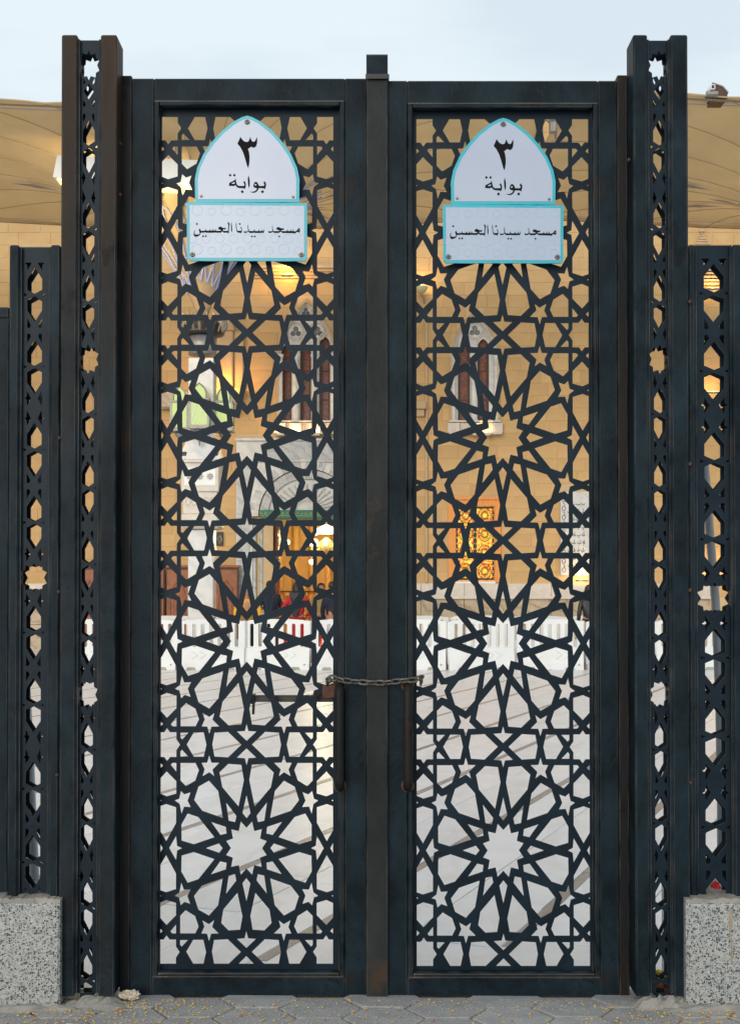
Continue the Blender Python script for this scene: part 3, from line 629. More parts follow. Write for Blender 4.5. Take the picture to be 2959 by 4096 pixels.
def make_sign(dx, dy, label):
    ox, oy = 600+dx, 350+dy; s = 1/2.0475
    def q(pts, o=(ox, oy), k=s, d=DS): return [(P(o[0]+u*k, o[1]+v*k, d).x, P(o[0]+u*k, o[1]+v*k, d).z) for u, v in pts]
    g = empty('gate_sign', P(ox+390, oy+330, DS), label, 'sign', 'signs screwed to the gate leaves')
    right = [(1222,940),(1225,750),(1205,655),(1155,545),(1085,445),(1003,355),(905,278),(840,243),(797,230)]
    arch = right + [(1594-x, y) for x, y in reversed(right[:-1])]
    def inset(poly, k):
        out = []; n = len(poly); ar = sum(poly[i-1][0]*poly[i][1]-poly[i][0]*poly[i-1][1] for i in range(n)); sg = 1 if ar > 0 else -1
        for i in range(n):
            a, b_, c_ = Vector(poly[i-1]), Vector(poly[i]), Vector(poly[(i+1) % n]); e1 = (b_-a).normalized(); e2 = (c_-b_).normalized()
            n1 = Vector((-e1.y, e1.x))*sg; n2 = Vector((-e2.y, e2.x))*sg; m_ = (n1+n2); m_ /= max(.5, m_.dot(n1)); out.append(tuple(b_+m_*k))
        return out
    rect = [(303,941),(1288,948),(1288,1405),(1272,1422),(330,1420),(306,1400)]
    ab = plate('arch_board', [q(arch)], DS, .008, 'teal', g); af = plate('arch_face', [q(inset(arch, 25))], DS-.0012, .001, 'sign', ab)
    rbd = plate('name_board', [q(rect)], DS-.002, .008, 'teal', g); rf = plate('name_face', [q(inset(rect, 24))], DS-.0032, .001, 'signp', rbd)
    # faint printed ring ornament on the lower face
    for r0 in range(1):
        lp = []
        for yy in (1010, 1330):
            for i in range(8):
                c_ = (390+i*118, yy+(8 if i % 2 else -4)); rr_ = 46 if i % 2 == 0 else 34
                lp.append(circ(c_[0], c_[1], rr_, 10)); lp.append(circ(c_[0], c_[1], rr_-5, 10))
        for i in range(9):
            c_ = (350+i*112, 1240); lp.append(circ(c_[0], c_[1], 38, 10)); lp.append(circ(c_[0], c_[1], 34, 10))
        plate('printed_ornament', [q(l_) for l_ in lp], DS-.0037, .0004, 'ornament', rf)['kind'] = 'stuff'
    k1 = 1/7.4455; o1 = (900+dx, 540+dy); yl = DS-.0017
    for nm, lps in (('numeral', [D3]), ('lettering', [ALEF, TA, TAH, BW, circ(918,1485,27,10), dia(162,1200,44), dia(285,1200,44), dia(522,1693,50), dia(1122,1693,50)])):
        plate(nm, [q(l_, o1, k1) for l_ in lps], yl, .0005, 'letter', af)
    k2, o2, k3, o3 = 1/7.1217, (760+dx, 870+dy), 1/6.552, (970+dx, 870+dy); yl2 = DS-.0038
    lps = [q(l_, o2, k2) for l_ in (HSN, ALEF2, NA, dia(207,190,34), dia(385,540,32), dia(462,540,32), dia(1427,190,32))]
    lps += [q(l_, o3, k3) for l_ in (SYD, MSJ, MSH, dia(255,502,29), dia(325,502,29), dia(968,502,28))]
    plate('lettering', lps, yl2, .0005, 'letter', rf)
    for u, v, r in ((797,280,.0105), (350,1368,.0105), (1241,1371,.0105), (420,888,.005), (1173,895,.005)):
        c_ = P(ox+u*s, oy+v*s, DS-.004); sc1 = MB().tube([c_, c_+Vector((0,-.006,0))], [r, r*.75], 14).obj('screw', 'screwm', g)
        if r > .008:
            MB().tube([c_+Vector((0,-.0062,0)), c_+Vector((0,-.009,0))], r*.45, 6).obj('screw_socket', 'black', sc1)
    return g
M['ornament'] = mat('faint_print', (.335, .405, .505), None, .3)
M['screwm'] = mat('dull_screw', (.12, .10, .08), (.25, .22, .19), .4, .7, 60)
make_sign(0, 0, 'turquoise-edged white gate sign with black Arabic numeral, on the left gate leaf')
make_sign(1023, 9, 'turquoise-edged white gate sign with black Arabic numeral, on the right gate leaf')

# ================================================================== MOSQUE FRONT
W = 34.0; k34 = W/FPX
wall = empty('mosque_building', (0, W, 0), 'sandstone mosque front with marble portal and pointed windows beyond the courtyard', 'building')
def wx(px): return X(px, W)
def wz(py): return Z(py, W)
def wq(pts, d=W): return [(P(a, b_, d).x, P(a, b_, d).z) for a, b_ in pts]
WT = 14.2
def arch_pts(x0, x1, spring, apex, n=8):
    """pointed arch outline, clockwise from bottom left spring, measured units"""
    c = (x0+x1)/2; hw_ = (x1-x0)/2; H = spring-apex; r = (hw_*hw_+H*H)/(2*hw_); out = []
    for i in range(n+1):
        a = math.acos(max(-1, min(1, (r-hw_)/r)))*i/n; out.append((x0 + r - r*math.cos(a), spring - r*math.sin(a)))
    return out + [(2*c-x, y) for x, y in reversed(out[:-1])]
win1 = arch_pts(1108, 1345, 1440, 1196); w1loop = [(1108,1735)] + win1 + [(1345,1735)]
win2 = arch_pts(1800, 1997, 1440, 1246); w2loop = [(1800,1735)] + win2 + [(1997,1735)]
door = [(1092,2595), (1092,2080), (1362,2080), (1362,2595)]
stw = [(1822,2324),(1822,2022),(1978,2022),(1978,2324)]
recs = arch_pts(2812, 2898, 1440, 1370); recl = [(2812,1560)] + recs + [(2898,1560)]
core = [[(-22, -.05), (22, -.05), (22, WT), (-22, WT)], wq(w1loop), wq(w2loop), wq(door), wq(stw)]
plate('wall_core', core, W, .7, 'joint', wall)
# ashlar blocks: proud of the core with recessed joints
course = .335; blocks = []
cutpoly = [w1loop, w2loop, [(945,2600),(945,1759),(1508,1759),(1508,2600)], [(1793,2340),(1793,1998),(2003,1998),(2003,2340)], [(2240,2310),(2240,1968),(2372,1968),(2372,2310)]]
def spans(poly, z0, z1):
    out = []
    for zz in (z0+.02, (z0+z1)/2, z1-.02):
        xs = []
        pts = wq(poly)
        for i in range(len(pts)):
            a, b_ = pts[i-1], pts[i]
            if (a[1] > zz) != (b_[1] > zz): xs.append(a[0] + (b_[0]-a[0])*(zz-a[1])/(b_[1]-a[1]))
        xs.sort()
        if len(xs) >= 2: out.append((xs[0]-.01, xs[-1]+.01))
    if not out: return []
    return [(min(o[0] for o in out), max(o[1] for o in out))]
zrow = wz(2388); rows = int((WT-zrow)/course); rnd = random.Random(11)
for r_ in range(rows):
    z0 = zrow + r_*course; z1 = z0+course-.006; cuts = []
    for c_ in cutpoly: cuts += spans(c_, z0, z1)
    x = -13 + rnd.uniform(0, .5)
    while x < 13:
        L_ = rnd.choice((.48, .56, .62, .74, .86))
        for a, b_ in subtract([(x, x+L_-.006)], cuts):
            if b_-a > .06: blocks.append((a, b_, z0, z1))
        x += L_
def vis(bk):
    px = ((bk[0]+bk[1])/2)*FPX/W + CX; 
    inn = (630 < px < 1345) or (1660 < px < 2365); side = (px > 2780) or (px < 250) ; zc = (bk[2]+bk[3])/2
    return (0 if inn else (1 if side else 2)) + (2 if zc > 10.9 else 0) + abs(zc-5)*.01
blocks.sort(key=vis); bm_rest = MB()
for i, (a, b_, z0, z1) in enumerate(blocks):
    pr = rnd.uniform(.007, .014)
    if i < 300: MB().box(a, b_, W-pr, W+.02, z0, z1, .006).obj('stone_block', 'sand', wall, loc=((a+b_)/2, W, (z0+z1)/2))
    else: bm_rest.box(a, b_, W-pr, W+.02, z0, z1, .006)
o = bm_rest.obj('distant_stone_blocks', 'sand', wall); o['kind'] = 'stuff'
# plinth right of the portal: pale ledge and brown marble slabs
def plinth(xa, xb):
    x = xa
    while x < xb:
        L_ = 1.15; e = min(x+L_, xb)
        MB().box(x, e-.008, W-.13, W, wz(2388), wz(2334), .006).obj('ledge_stone', 'cream', wall, loc=((x+e)/2, W, wz(2360)))
        for q0, q1 in ((-.02, .62), (.63, wz(2392))):
            MB().box(x+.002, e-.010, W-.07, W, q0, q1, .005).obj('plinth_slab', 'bmarble', wall, loc=((x+e)/2, W, (q0+q1)/2))
        x = e
    MB().box(xa, xb, W-.16, W-.001, wz(2396), wz(2386)+.012, .01).obj('ledge_moulding', 'cream', wall)
plinth(wx(1510), 9.0); plinth(-10.2, wx(330))
# string course / lit cornice above left window, full width thin cornices
def cornice(x0, x1, zt_, h, out, m='sandtrim', name='cornice'):
    b = MB(); n = 4
    for i in range(n): b.box(x0-.01*i, x1+.01*i, W-out*(i+1)/n, W, zt_-h+h*i/n, zt_-h+h*(i+1)/n-.002)
    return b.obj(name, m, wall)
cornice(wx(1012), wx(1560), wz(1070), .30, .28)
cornice(-9.5, wx(330), wz(985), .28, .2)
# stepped ornament high on the right
b = MB()
for i in range(6): b.box(wx(2780)-.0+.05*i, wx(2836)-.05*i, W-.22+.03*i, W, wz(985)+.075*i, wz(985)+.075*i+.05)
b.obj('stepped_ornament', 'sandtrim', wall)
# warm-lit engaged buttress left of window
bt = MB().box(wx(868), wx(935), W-.32, W-.002, wz(1562), wz(1330), .03).obj('buttress', 'sandtrim', wall)
MB().box(wx(935), wx(975), W-.16, W-.002, wz(1562), wz(1330), .02).obj('buttress_return', 'sandtrim', wall)
MB().prism([(wx(865), wz(1330)), (wx(938), wz(1330)), (wx(935), wz(1300)), (wx(902), wz(1280)), (wx(868), wz(1300))], W-.36, W-.002).obj('buttress_cap', 'sandtrim', bt)
MB().box(wx(855), wx(980), W-.40, W-.002, wz(1592), wz(1562), .02).obj('buttress_base', 'sandtrim', bt)
MB().box(wx(846), wx(956), W-.5, W-.002, wz(1655), wz(1594), .05).obj('corbel_block', 'bmarble', wall)
MB().box(wx(640), wx(760), W-.3, W-.002, wz(1640), wz(1565), .05).obj('corbel_block', 'bmarble', wall)
# slender engaged shaft left edge of right leaf with capital
for (xa, xb) in ((1702, 1712),): MB().tube([(wx(1706), W-.05, wz(1290)), (wx(1706), W-.05, wz(2330))], .035, 10).obj('engaged_shaft', 'sandtrim', wall)
MB().box(wx(1655), wx(1703), W-.25, W, wz(1640), wz(1608), .02).obj('corbel', 'sandtrim', wall)
MB().box(wx(1662), wx(1696), W-.18, W, wz(1668), wz(1641), .02).obj('corbel_lower', 'sandtrim', wall)
MB().box(wx(640), wx(718), W-.12, W, wz(1722), wz(1700), .01).obj('string_moulding', 'sandtrim', wall)

# ---------------- pointed windows
def tref(cx, cy, r):
    out = []
    for a0 in (90, 210, 330):
        c = (cx + r*.5*math.cos(R(a0)), cy - r*.5*math.sin(R(a0)))
        out.append([(c[0]+r*.46*math.cos(R(t)), c[1]-r*.46*math.sin(R(t))) for t in range(0, 360, 36)])
    return out
def gothic(x0, x1, spring, apex, lancets, sill, label_tops, trefs):
    wn = empty('window', (wx((x0+x1)/2), W, wz(1735))); wn.parent = wall; wn.location = Vector((wx((x0+x1)/2), W, wz(1735))) - wall.location
    ap = arch_pts(x0, x1, spring, apex); outer = [(x0, 1692)] + ap + [(x1, 1692)]
    holes = []
    for (a, b_, tp) in lancets: holes.append([(a, 1682)] + arch_pts(a, b_, tp+34, tp, 5) + [(b_, 1682)])
    for t_ in trefs: holes += tref(*t_)
    fr = plate('tracery', [wq(outer)] + [wq(h) for h in holes], W+.10, .12, 'wmarble', wn)
    for cx_, cy_, r in trefs: MB().tube([P(cx_, cy_, W+.19), P(cx_, cy_, W+.21)], r*1.3*k34, 16).obj('trefoil_back', 'greymetal', wn)
    # mouldings on the outer arch
    def archband(o_off, wdt, y, t, m):
        A = arch_pts(x0-o_off, x1+o_off, spring, apex-o_off*1.15); B = arch_pts(x0-o_off+wdt, x1+o_off-wdt, spring, apex-o_off*1.15+wdt*1.25)
        lp = [(x0-o_off, 1690)] + A + [(x1+o_off, 1690), (x1+o_off-wdt, 1690)] + list(reversed(B)) + [(x0-o_off+wdt, 1690)]
        plate('arch_moulding', [wq(lp)], y, t, m, wn)
    archband(2, 7, W-.06, .16, 'sandtrim'); archband(-5, 8, W+.02, .08, 'cream')
    # ring mouldings round the trefoils and gable mouldings over lancets
    for cx_, cy_, r in trefs:
        b = MB(); c = P(cx_, cy_, W+.09)
        for rr, tr in ((r*1.5*k34, .018), (r*1.22*k34, .010)):
            b.ring([(c.x+rr*math.cos(2*math.pi*i/24), c.y, c.z+rr*math.sin(2*math.pi*i/24)) for i in range(24)], tr, 6)
        b.obj('roundel', 'cream', wn, True)
    for (a, b_, tp) in lancets:
        ar = arch_pts(a-5, b_+5, tp+30, tp-12, 6); MB().tube([P(u, v, W+.09) for u, v in ar], .022, 6).obj('lancet_hood', 'cream', wn)
        gl = plate('pane', [wq([(a-4, 1686), (a-4, tp-8), (b_+4, tp-8), (b_+4, 1686)], W)], W+.30, .02, 'redglass', wn)
        for zf in (1480, 1595):
            MB().box(wx(a), wx(b_), W+.27, W+.295, wz(zf), wz(zf)+.025).obj('glazing_bar', 'wooddark', gl)
        MB().box(wx(a)-.01, wx(a)+.07, W+.21, W+.32, wz(1686), wz(tp)).obj('frame', 'wooddark', gl)
        MB().box(wx(b_)-.05, wx(b_)+.01, W+.21, W+.32, wz(1686), wz(tp)).obj('frame', 'wooddark', gl)
    # colonnettes
    edges = [x0+10] + [(lancets[i][1]+lancets[i+1][0])/2 for i in range(len(lancets)-1)] + [x1-10]
    for i, e in enumerate(edges):
        c = P(e, 1500, W+.02); r = .095 if 0 < i < len(edges)-1 else .075
        zc, zb_ = wz(lancets[0][2]+45), wz(1690)
        cl = MB().lathe((c.x, W+.03, 0), [(r*1.35, zb_), (r*1.35, zb_+.05), (r, zb_+.09), (r*.95, zc-.18), (r*1.1, zc-.17), (r*.95, zc-.15), (r*1.35, zc-.03), (r*1.4, zc)], 12).obj('colonnette', 'wmarble', wn, True)
        bb_ = MB(); bb_.box(c.x-.15, c.x+.15, W-.16, W+.1, wz(1733), wz(1694), .01)
        bb_.obj('bracket', 'cream', wn)
        fl = MB()
        for q_ in (-.07, 0, .07): fl.box(c.x+q_-.014, c.x+q_+.014, W-.175, W-.159, wz(1728), wz(1700))
        fl.obj('bracket_fluting', 'cream', wn)
    MB().box(wx(x0)-.05, wx(x1)+.05, W-.10, W+.3, wz(1690)-.0, wz(1683), .008).obj('sill', 'cream', wn)
    MB().box(wx(x0)+.02, wx(x1)-.02, W-.02, W+.14, wz(1733), wz(1692), .005).obj('apron', 'cream', wn)
    MB().box(wx(x0)-.06, wx(x1)+.06, W-.30, W+.02, wz(1741), wz(1735), .005).obj('lamp_ledge', 'cream', wn)
    return wn
gothic(1110, 1343, 1440, 1202, [(1124,1166,1372),(1200,1244,1372),(1277,1320,1342)], 1735, None, [(1183,1325,24),(1270,1325,24),(1223,1245,19)])
gothic(1802, 1995, 1440, 1252, [(1832,1881,1372),(1911,1957,1352)], 1735, None, [(1900,1322,24)])

# ---------------- lit stained window with wooden frame
sw = empty('window', (0,0,0)); sw.parent = wall; sw.location = Vector((wx(1898), W, wz(2325))) - wall.location
fo = [(1793,2330),(1793,2000),(2003,2000),(2003,2330)]; fi = [(1822,2322),(1822,2024),(1978,2024),(1978,2322)]
plate('frame', [wq(fo), wq(fi)], W-.05, .16, 'orangewood', sw)
MB().box(wx(1786), wx(2010), W-.10, W+.02, wz(2000), wz(1990), .01).obj('frame_head', 'orangewood', sw)
MB().box(wx(1820), wx(1980), W-.12, W+.04, wz(2334), wz(2326), .005).obj('sill', 'white', sw)
pn = plate('pane', [wq(fi)], W+.12, .01, 'stained', sw)
# black pierced grille with rosette star lines in front of the pane
g1 = MB(); 
for half in ((1826, 1898), (1902, 1974)):
    for cyy in (2062, 2135, 2210, 2285):
        cxx = (half[0]+half[1])/2; c = P(cxx, cyy, W+.08)
        for a in range(0, 180, 15):
            dx, dz = math.cos(R(a))*.20, math.sin(R(a))*.24
            for q1 in (-1, 1): g1.tube([(c.x+q1*dx*.28, W+.08, c.z+q1*dz*.28), (c.x+q1*dx, W+.08, c.z+q1*dz)], .005, 4, False)
        for rr in (.09, .17): g1.ring([(c.x+rr*math.cos(2*math.pi*i/12), W+.078, c.z+rr*1.2*math.sin(2*math.pi*i/12)) for i in range(12)], .007, 4)
g1.obj('grille', 'black', sw)
for half in ((1824, 1900), (1900, 1976)):
    bo = MB(); x0, x1, z0, z1 = wx(half[0]), wx(half[1]), wz(2320), wz(2026); bw = .05
    lp = [[(x0,z0),(x1,z0),(x1,z1),(x0,z1)], [(x0+bw,z0+bw),(x1-bw,z0+bw),(x1-bw,z1-bw),(x0+bw,z1-bw)]]
    n_ = 13
    for i in range(n_):
        zc = z0 + (i+.5)*(z1-z0)/n_
        for xc in (x0+bw/2, x1-bw/2): lp.append([(xc, zc-.04), (xc+.014, zc), (xc, zc+.04), (xc-.014, zc)])
    plate('border_lattice', lp, W+.06, .02, 'black', sw)
# inscription tablet
tb = empty('inscription_tablet', P(2306, 2300, W-.06), 'white marble tablet with black Arabic inscription right of the lit stained window', 'tablet')
MB().box(wx(2240), wx(2372), W-.075, W-.034, wz(2302), wz(1968), .008).obj('frame', 'wmarble', tb)
MB().box(wx(2266), wx(2346), W-.082, W-.074, wz(2292), wz(1990), .004).obj('face', 'wmarble', tb)
sr = MB(); rr = random.Random(5)
for row in range(9):
    zc = wz(2018+row*31); x = wx(2337)
    while x > wx(2278):
        L_ = rr.uniform(.05, .13); pts = [(x, W-.086, zc+rr.uniform(-.01, .03)), (x-L_*.3, W-.086, zc-.012), (x-L_*.7, W-.086, zc-.015), (x-L_, W-.086, zc+rr.uniform(0, .05))]
        sr.tube(pts, .007, 4)
        if rr.random() < .6: sr.tube([(x-L_*.4, W-.086, zc), (x-L_*.42, W-.086, zc+.09)], .006, 4)
        if rr.random() < .6: sr.box(x-L_*.6-.009, x-L_*.6+.009, W-.09, W-.083, zc-.06, zc-.042)
        x -= L_+.025
sr.obj('inscription', 'letter', tb)
vn = MB()
for k in range(9):
    zc = wz(2000+k*35); xc = wx(2253)
    vn.ring([(xc+.045*math.cos(a*.785), W-.077, zc+.06*math.sin(a*.785)) for a in range(8)], .007, 4)
    vn.tube([(xc, W-.077, zc+.06), (xc+.03, W-.077, zc+.10), (xc-.02, W-.077, zc+.15)], .007, 4)
vn.obj('vine_border', 'letter', tb)
# ---------------- portal
pt = empty('portal', (0,0,0)); pt.parent = wall; pt.location = Vector((wx(1227), W, 0)) - wall.location
A = arch_pts(1012, 1442, 2062, 1850, 10)
pl = [(948,2594),(948,1761),(1506,1761),(1506,2594),(1442,2594)] + list(reversed([(1012,2062)]+A[1:-1]+[(1442,2062)])) + [(1012,2594)]
plate('marble_field', [wq(pl)], W-.12, .12, 'wmarble', pt)
MB().box(wx(944), wx(1510), W-.2, W-.11, wz(1850), wz(1844), .01).obj('string_moulding', 'wmarble', pt)
MB().box(wx(944), wx(1510), W-.2, W-.11, wz(1766), wz(1756), .01).obj('head_moulding', 'wmarble', pt)
# marble slab joints (each slab proud)
for (a, b_, c_, d_) in ((950,1058,1842,1770),(1062,1222,1842,1770),(1226,1390,1842,1770),(1394,1504,1842,1770),(950,1004,2060,1856),(950,1004,2330,2064),(950,1004,2590,2334)):
    MB().box(wx(a), wx(b_), W-.135, W-.119, wz(c_), wz(d_), .004).obj('marble_slab', 'gmarble' if (a == 950) != (c_ == 1842) else 'wmarble', pt)
# voussoirs: two rings of wedge stones
def vouss(x0, x1, sp, ap_, wdt, y0, n, m1, m2):
    O = arch_pts(x0, x1, sp, ap_, n); I = arch_pts(x0+wdt, x1-wdt, sp, ap_+wdt*1.05, n)
    for i in range(len(O)-1):
        a, b_, c_, d_ = O[i], O[i+1], I[i+1], I[i]
        cx_ = (a[0]+b_[0]+c_[0]+d_[0])/4; cy_ = (a[1]+b_[1]+c_[1]+d_[1])/4
        sh = lambda p: (cx_+(p[0]-cx_)*.955, cy_+(p[1]-cy_)*.98)
        MB().prism(wq([sh(p) for p in (a, b_, c_, d_)]), W-y0, W-.02).obj('voussoir', m1 if i % 2 else m2, pt)
vouss(1000, 1454, 2066, 1838, 36, .15, 13, 'gmarble', 'wmarble'); vouss(1040, 1414, 2060, 1882, 34, .09, 13, 'gmarble', 'gmarble')
# lunette with radiating ribs
plate('lunette', [wq([(1074,2040)] + arch_pts(1074, 1380, 2040, 1920)[1:-1] + [(1380,2040)])], W-.01, .1, 'wmarble', pt)
for i in range(1, 16):
    a = R(180 - i*180/16); c = (1227, 2042); p0 = P(c[0]+40*math.cos(a), c[1]-34*math.sin(a), W-.03); p1 = P(c[0]+132*math.cos(a), c[1]-108*math.sin(a), W-.03)
    MB().tube([p0, p1], [.012, .03], 5).obj('lunette_rib', 'gmarble', pt)
# inscription band
ib = MB().box(wx(1044), wx(1410), W-.2, W-.03, wz(2076), wz(2042), .008).obj('inscription_band', 'green', pt)
gl = MB(); x = wx(1400); rr = random.Random(9)
while x > wx(1054):
    L_ = rr.uniform(.06, .13); zc = (wz(2076)+wz(2042))/2
    gl.tube([(x, W-.206, zc-.03), (x-L_*.5, W-.206, zc-.05), (x-L_, W-.206, zc-.02), (x-L_, W-.206, zc+rr.uniform(.0, .07))], .008, 4)
    gl.tube([(x-L_*.3, W-.206, zc+.0), (x-L_*.8, W-.206, zc+rr.uniform(.03, .07))], .007, 4); x -= L_+.02
gl.obj('gilt_inscription', 'gold', ib)
# jamb shafts and returns
for e in (1018, 1046, 1074): 
    for mir in (0, 1):
        c = P(e if not mir else 2454-e, 2300, W-.05+.06*((e-1018)/28)); r = .055
        MB().lathe((c.x, c.y, 0), [(r*1.3, 0), (r*1.3, .2), (r, .26), (r, wz(2100)), (r*1.5, wz(2084)), (r*1.5, wz(2078))], 10).obj('jamb_shaft', 'gmarble', pt, True)
MB().box(wx(1002), wx(1090), W+.02, W+.3, 0, wz(2078)).obj('jamb_wall', 'wmarble', pt); MB().box(wx(1364), wx(1452), W+.02, W+.3, 0, wz(2078)).obj('jamb_wall', 'wmarble', pt)
# door leaf opened inward, carved
dl = MB().box(wx(1096), wx(1110), W+.25, W+1.1, 0, wz(2092), .01).obj('door_leaf', 'wood', pt)
for i in range(9): MB().box(wx(1110)-.002, wx(1110)+.02, W+.33+.0, W+1.0, .2+i*.36, .2+i*.36+.26, .012).obj('carved_panel', 'wood', dl)
# interior hall
hall = empty('prayer_hall', (wx(1227), W+4, 0)); hall.parent = wall; hall.location = Vector((wx(1227), W+4, 0)) - wall.location
x0, x1 = wx(1010), wx(1900); y1 = W+8
b = MB(); b.box(x0-.1, x1, y1, y1+.1, 0, 5); b.box(x0-.2, x0-.1, W+.71, y1, 0, 5); b.box(x1, x1+.1, W+.71, y1, 0, 5); b.box(x0-.1, x1, W+.71, y1, 4.6, 4.7)
b.obj('hall_shell', 'interior', hall)
MB().box(x0-.1, x1, W+.71, y1, -.04, .0).obj('hall_floor', 'red', hall)
for i in range(9):
    c = x0 + .2 + i*.52; MB().tube([(c, y1-.25, 0), (c, y1-.25, 4.6)], .11, 10).obj('hall_column', 'interior', hall, True)
MB().box(x0, x1, y1-.55, y1-.5, 1.45, 1.5).obj('rail_bar', 'wooddark', hall)
def plight(name, loc, e, c=(1, .62, .25), r=.1):
    l = bpy.data.lights.new(name, 'POINT'); l.energy = e; l.color = c; l.shadow_soft_size = r
    o = bpy.data.objects.new(name, l); col.objects.link(o); o.location = loc; return o
cd = empty('chandelier', P(1305, 2145, W+3), 'lit brass chandelier hanging inside the mosque doorway', 'chandelier')
c = P(1305, 2145, W+3)
MB().tube([c+Vector((0,0,.3)), Vector((c.x, c.y, 4.6))], .012, 6).obj('stem', 'gold', cd)
MB().lathe((c.x, c.y, c.z+.12), [(.03,.22),(.28,.10),(.33,.0),(.30,-.04)], 14).obj('upper_shade', 'lampwhite', cd, True)
MB().lathe((c.x, c.y, c.z-.35), [(.05,-.25),(.2,-.18),(.24,.02),(.18,.2),(.05,.3)], 14).obj('lower_bowl', 'gold', cd, True)
for i in range(8):
    a = i*math.pi/4; q_ = c+Vector((.42*math.cos(a), .42*math.sin(a), -.28)); ar_ = MB().tube([c+Vector((.1*math.cos(a), .1*math.sin(a), -.4)), q_+Vector((0,0,-.1)), q_], .014, 6).obj('arm', 'gold', cd)
    MB().lathe(q_, [(.035,0),(.06,.06),(.05,.16),(.02,.19)], 8).obj('glass_cup', 'lampwhite', ar_, True)
plight('hall_light', c+Vector((0,0,-.2)), 480, (1, .82, .42), .35)
for px_, py_, dd in ((1262, 2132, 2.2), (1247, 2248, 4), (1150, 2170, 4.5)):
    o = MB().lathe(P(px_, py_, W+dd), [(.02,-.07),(.07,-.04),(.08,.03),(.03,.08)], 10).obj('hall_lamp', 'lampwhite', hall, True)
# small black plaque
pq = MB().box(wx(866), wx(894), W-.06, W-.032, wz(2183), wz(2128), .003).obj('frame', 'black', None)
bpy.data.objects.remove(pq)
pq = empty('wall_plaque', P(880, 2183, W), 'small black framed plaque on the sandstone wall left of the marble portal', 'plaque')
MB().box(wx(866), wx(894), W-.06, W-.031, wz(2183), wz(2128), .003).obj('board', 'black', pq)
sr = MB(); c = P(880, 2155, W-.065)
sr.ring([(c.x+.05*math.cos(a*.7), c.y, c.z+.06*math.sin(a*.7)) for a in range(9)], .006, 4); sr.tube([c+Vector((-.04,0,-.09)), c+Vector((.0,0,-.12)), c+Vector((.05,0,-.07)), c+Vector((.01,0,.1))], .007, 4)
sr.obj('calligraphy', 'gold', pq)
# ---------------- carved wooden screen
def screen(x0, x1, n, label):
    s = empty('wooden_screen', P((x0+x1)/2, 2590, W-.4), label, 'wooden screen')
    MB().box(wx(x0), wx(x1), W-.46, W-.36, .0, wz(2272), .01).obj('frame', 'wooddark', s)
    MB().box(wx(x0)-.05, wx(x1)+.05, W-.52, W-.30, wz(2272), wz(2262), .01).obj('cornice', 'wood', s)
    wd = (wx(x1)-wx(x0))/n
    for i in range(n):
        a = wx(x0)+i*wd+.03; b_ = a+wd-.06
        p = MB().box(a, b_, W-.49, W-.455, .06, wz(2280), .01).obj('panel', 'wood', s)
        hw_ = (b_-a)/2; cx_ = (a+b_)/2; zc = wz(2395)
        arc = [(cx_-hw_*.72, zc-.5), (cx_-hw_*.72, zc), (cx_-hw_*.5, zc+.28), (cx_, zc+.48), (cx_+hw_*.5, zc+.28), (cx_+hw_*.72, zc), (cx_+hw_*.72, zc-.5)]
        MB().tube([(u, W-.495, v) for u, v in arc], .022, 6).obj('carved_arch', 'wood', p)
        for j in range(6):
            for i2 in range(3):
                c2 = (cx_+(i2-1)*hw_*.42, zc-.42+j*.13); 
                if j < 5 or i2 == 1: MB().prism([(c2[0]-.05, c2[1]), (c2[0], c2[1]-.05), (c2[0]+.05, c2[1]), (c2[0], c2[1]+.05)], W-.508, W-.488).obj('carved_stud', 'wood', p)
    return s
screen(336, 672, 4, 'carved brown wooden screen before the wall, left of the canopy column')
screen(676, 962, 3, 'carved brown wooden screen behind the canopy column, beside the portal')

# ---------------- wall lamps (lit in the photograph)
def lamp_on(name, label, px_, py_, d, e, wdt=.24, c=(1, .60, .22), up=True, group='small warm floodlights on the mosque wall'):
    p = P(px_, py_, d); s = empty('wall_floodlight', p, label, 'floodlight', group)
    MB().box(p.x-wdt/2, p.x+wdt/2, p.y-.06, p.y+.06, p.z-.05, p.z-.005, .006).obj('housing', 'greymetal', s)
    MB().box(p.x-wdt/2+.015, p.x+wdt/2-.015, p.y-.045, p.y+.045, p.z-.004, p.z+.004).obj('lens', 'lampwarm', s)
    plight('floodlight_glow', p+Vector((0, -.02, .10)), e, c, .05)
lamp_on('', 'lit warm floodlight at the left foot of the three-lancet window', 1122, 1737, W-.22, 7)
lamp_on('', 'lit warm floodlight under the middle of the three-lancet window', 1185, 1737, W-.22, 9)
lamp_on('', 'lit warm floodlight at the right foot of the three-lancet window', 1262, 1737, W-.22, 7)
lamp_on('', 'lit warm floodlight under the two-lancet window', 1925, 1737, W-.22, 7, .5)
lamp_on('', 'lit warm floodlight at the foot of the buttress behind the canopy column', 905, 1555, W-.62, 34, .2, (1, .46, .08))
lamp_on('', 'lit warm floodlight under the high cornice left of the centre', 1150, 1098, W-.5, 30, .3, (1, .5, .10))
lamp_on('', 'lit warm floodlight under the marble inscription tablet', 2326, 2318, W-.3, 10, .32, (1, .62, .22))
lamp_on('', 'lit warm floodlight in the lower part of the far right wall', 2858, 2296, W-.3, 14, .3)
lamp_on('', 'lit warm floodlight high on the far right wall', 2850, 1566, W-.4, 10, .36)
# far right stone slats with warm light
fs = MB()
for i in range(5): fs.box(wx(2810), wx(2895), W-.2, W-.031, wz(1145-i*14), wz(1138-i*14))
fs.obj('slatted_vent', 'sandtrim', wall)
lamp_on('', 'lit warm floodlight below the slatted vent on the far right', 2852, 1152, W-.35, 9, .4)
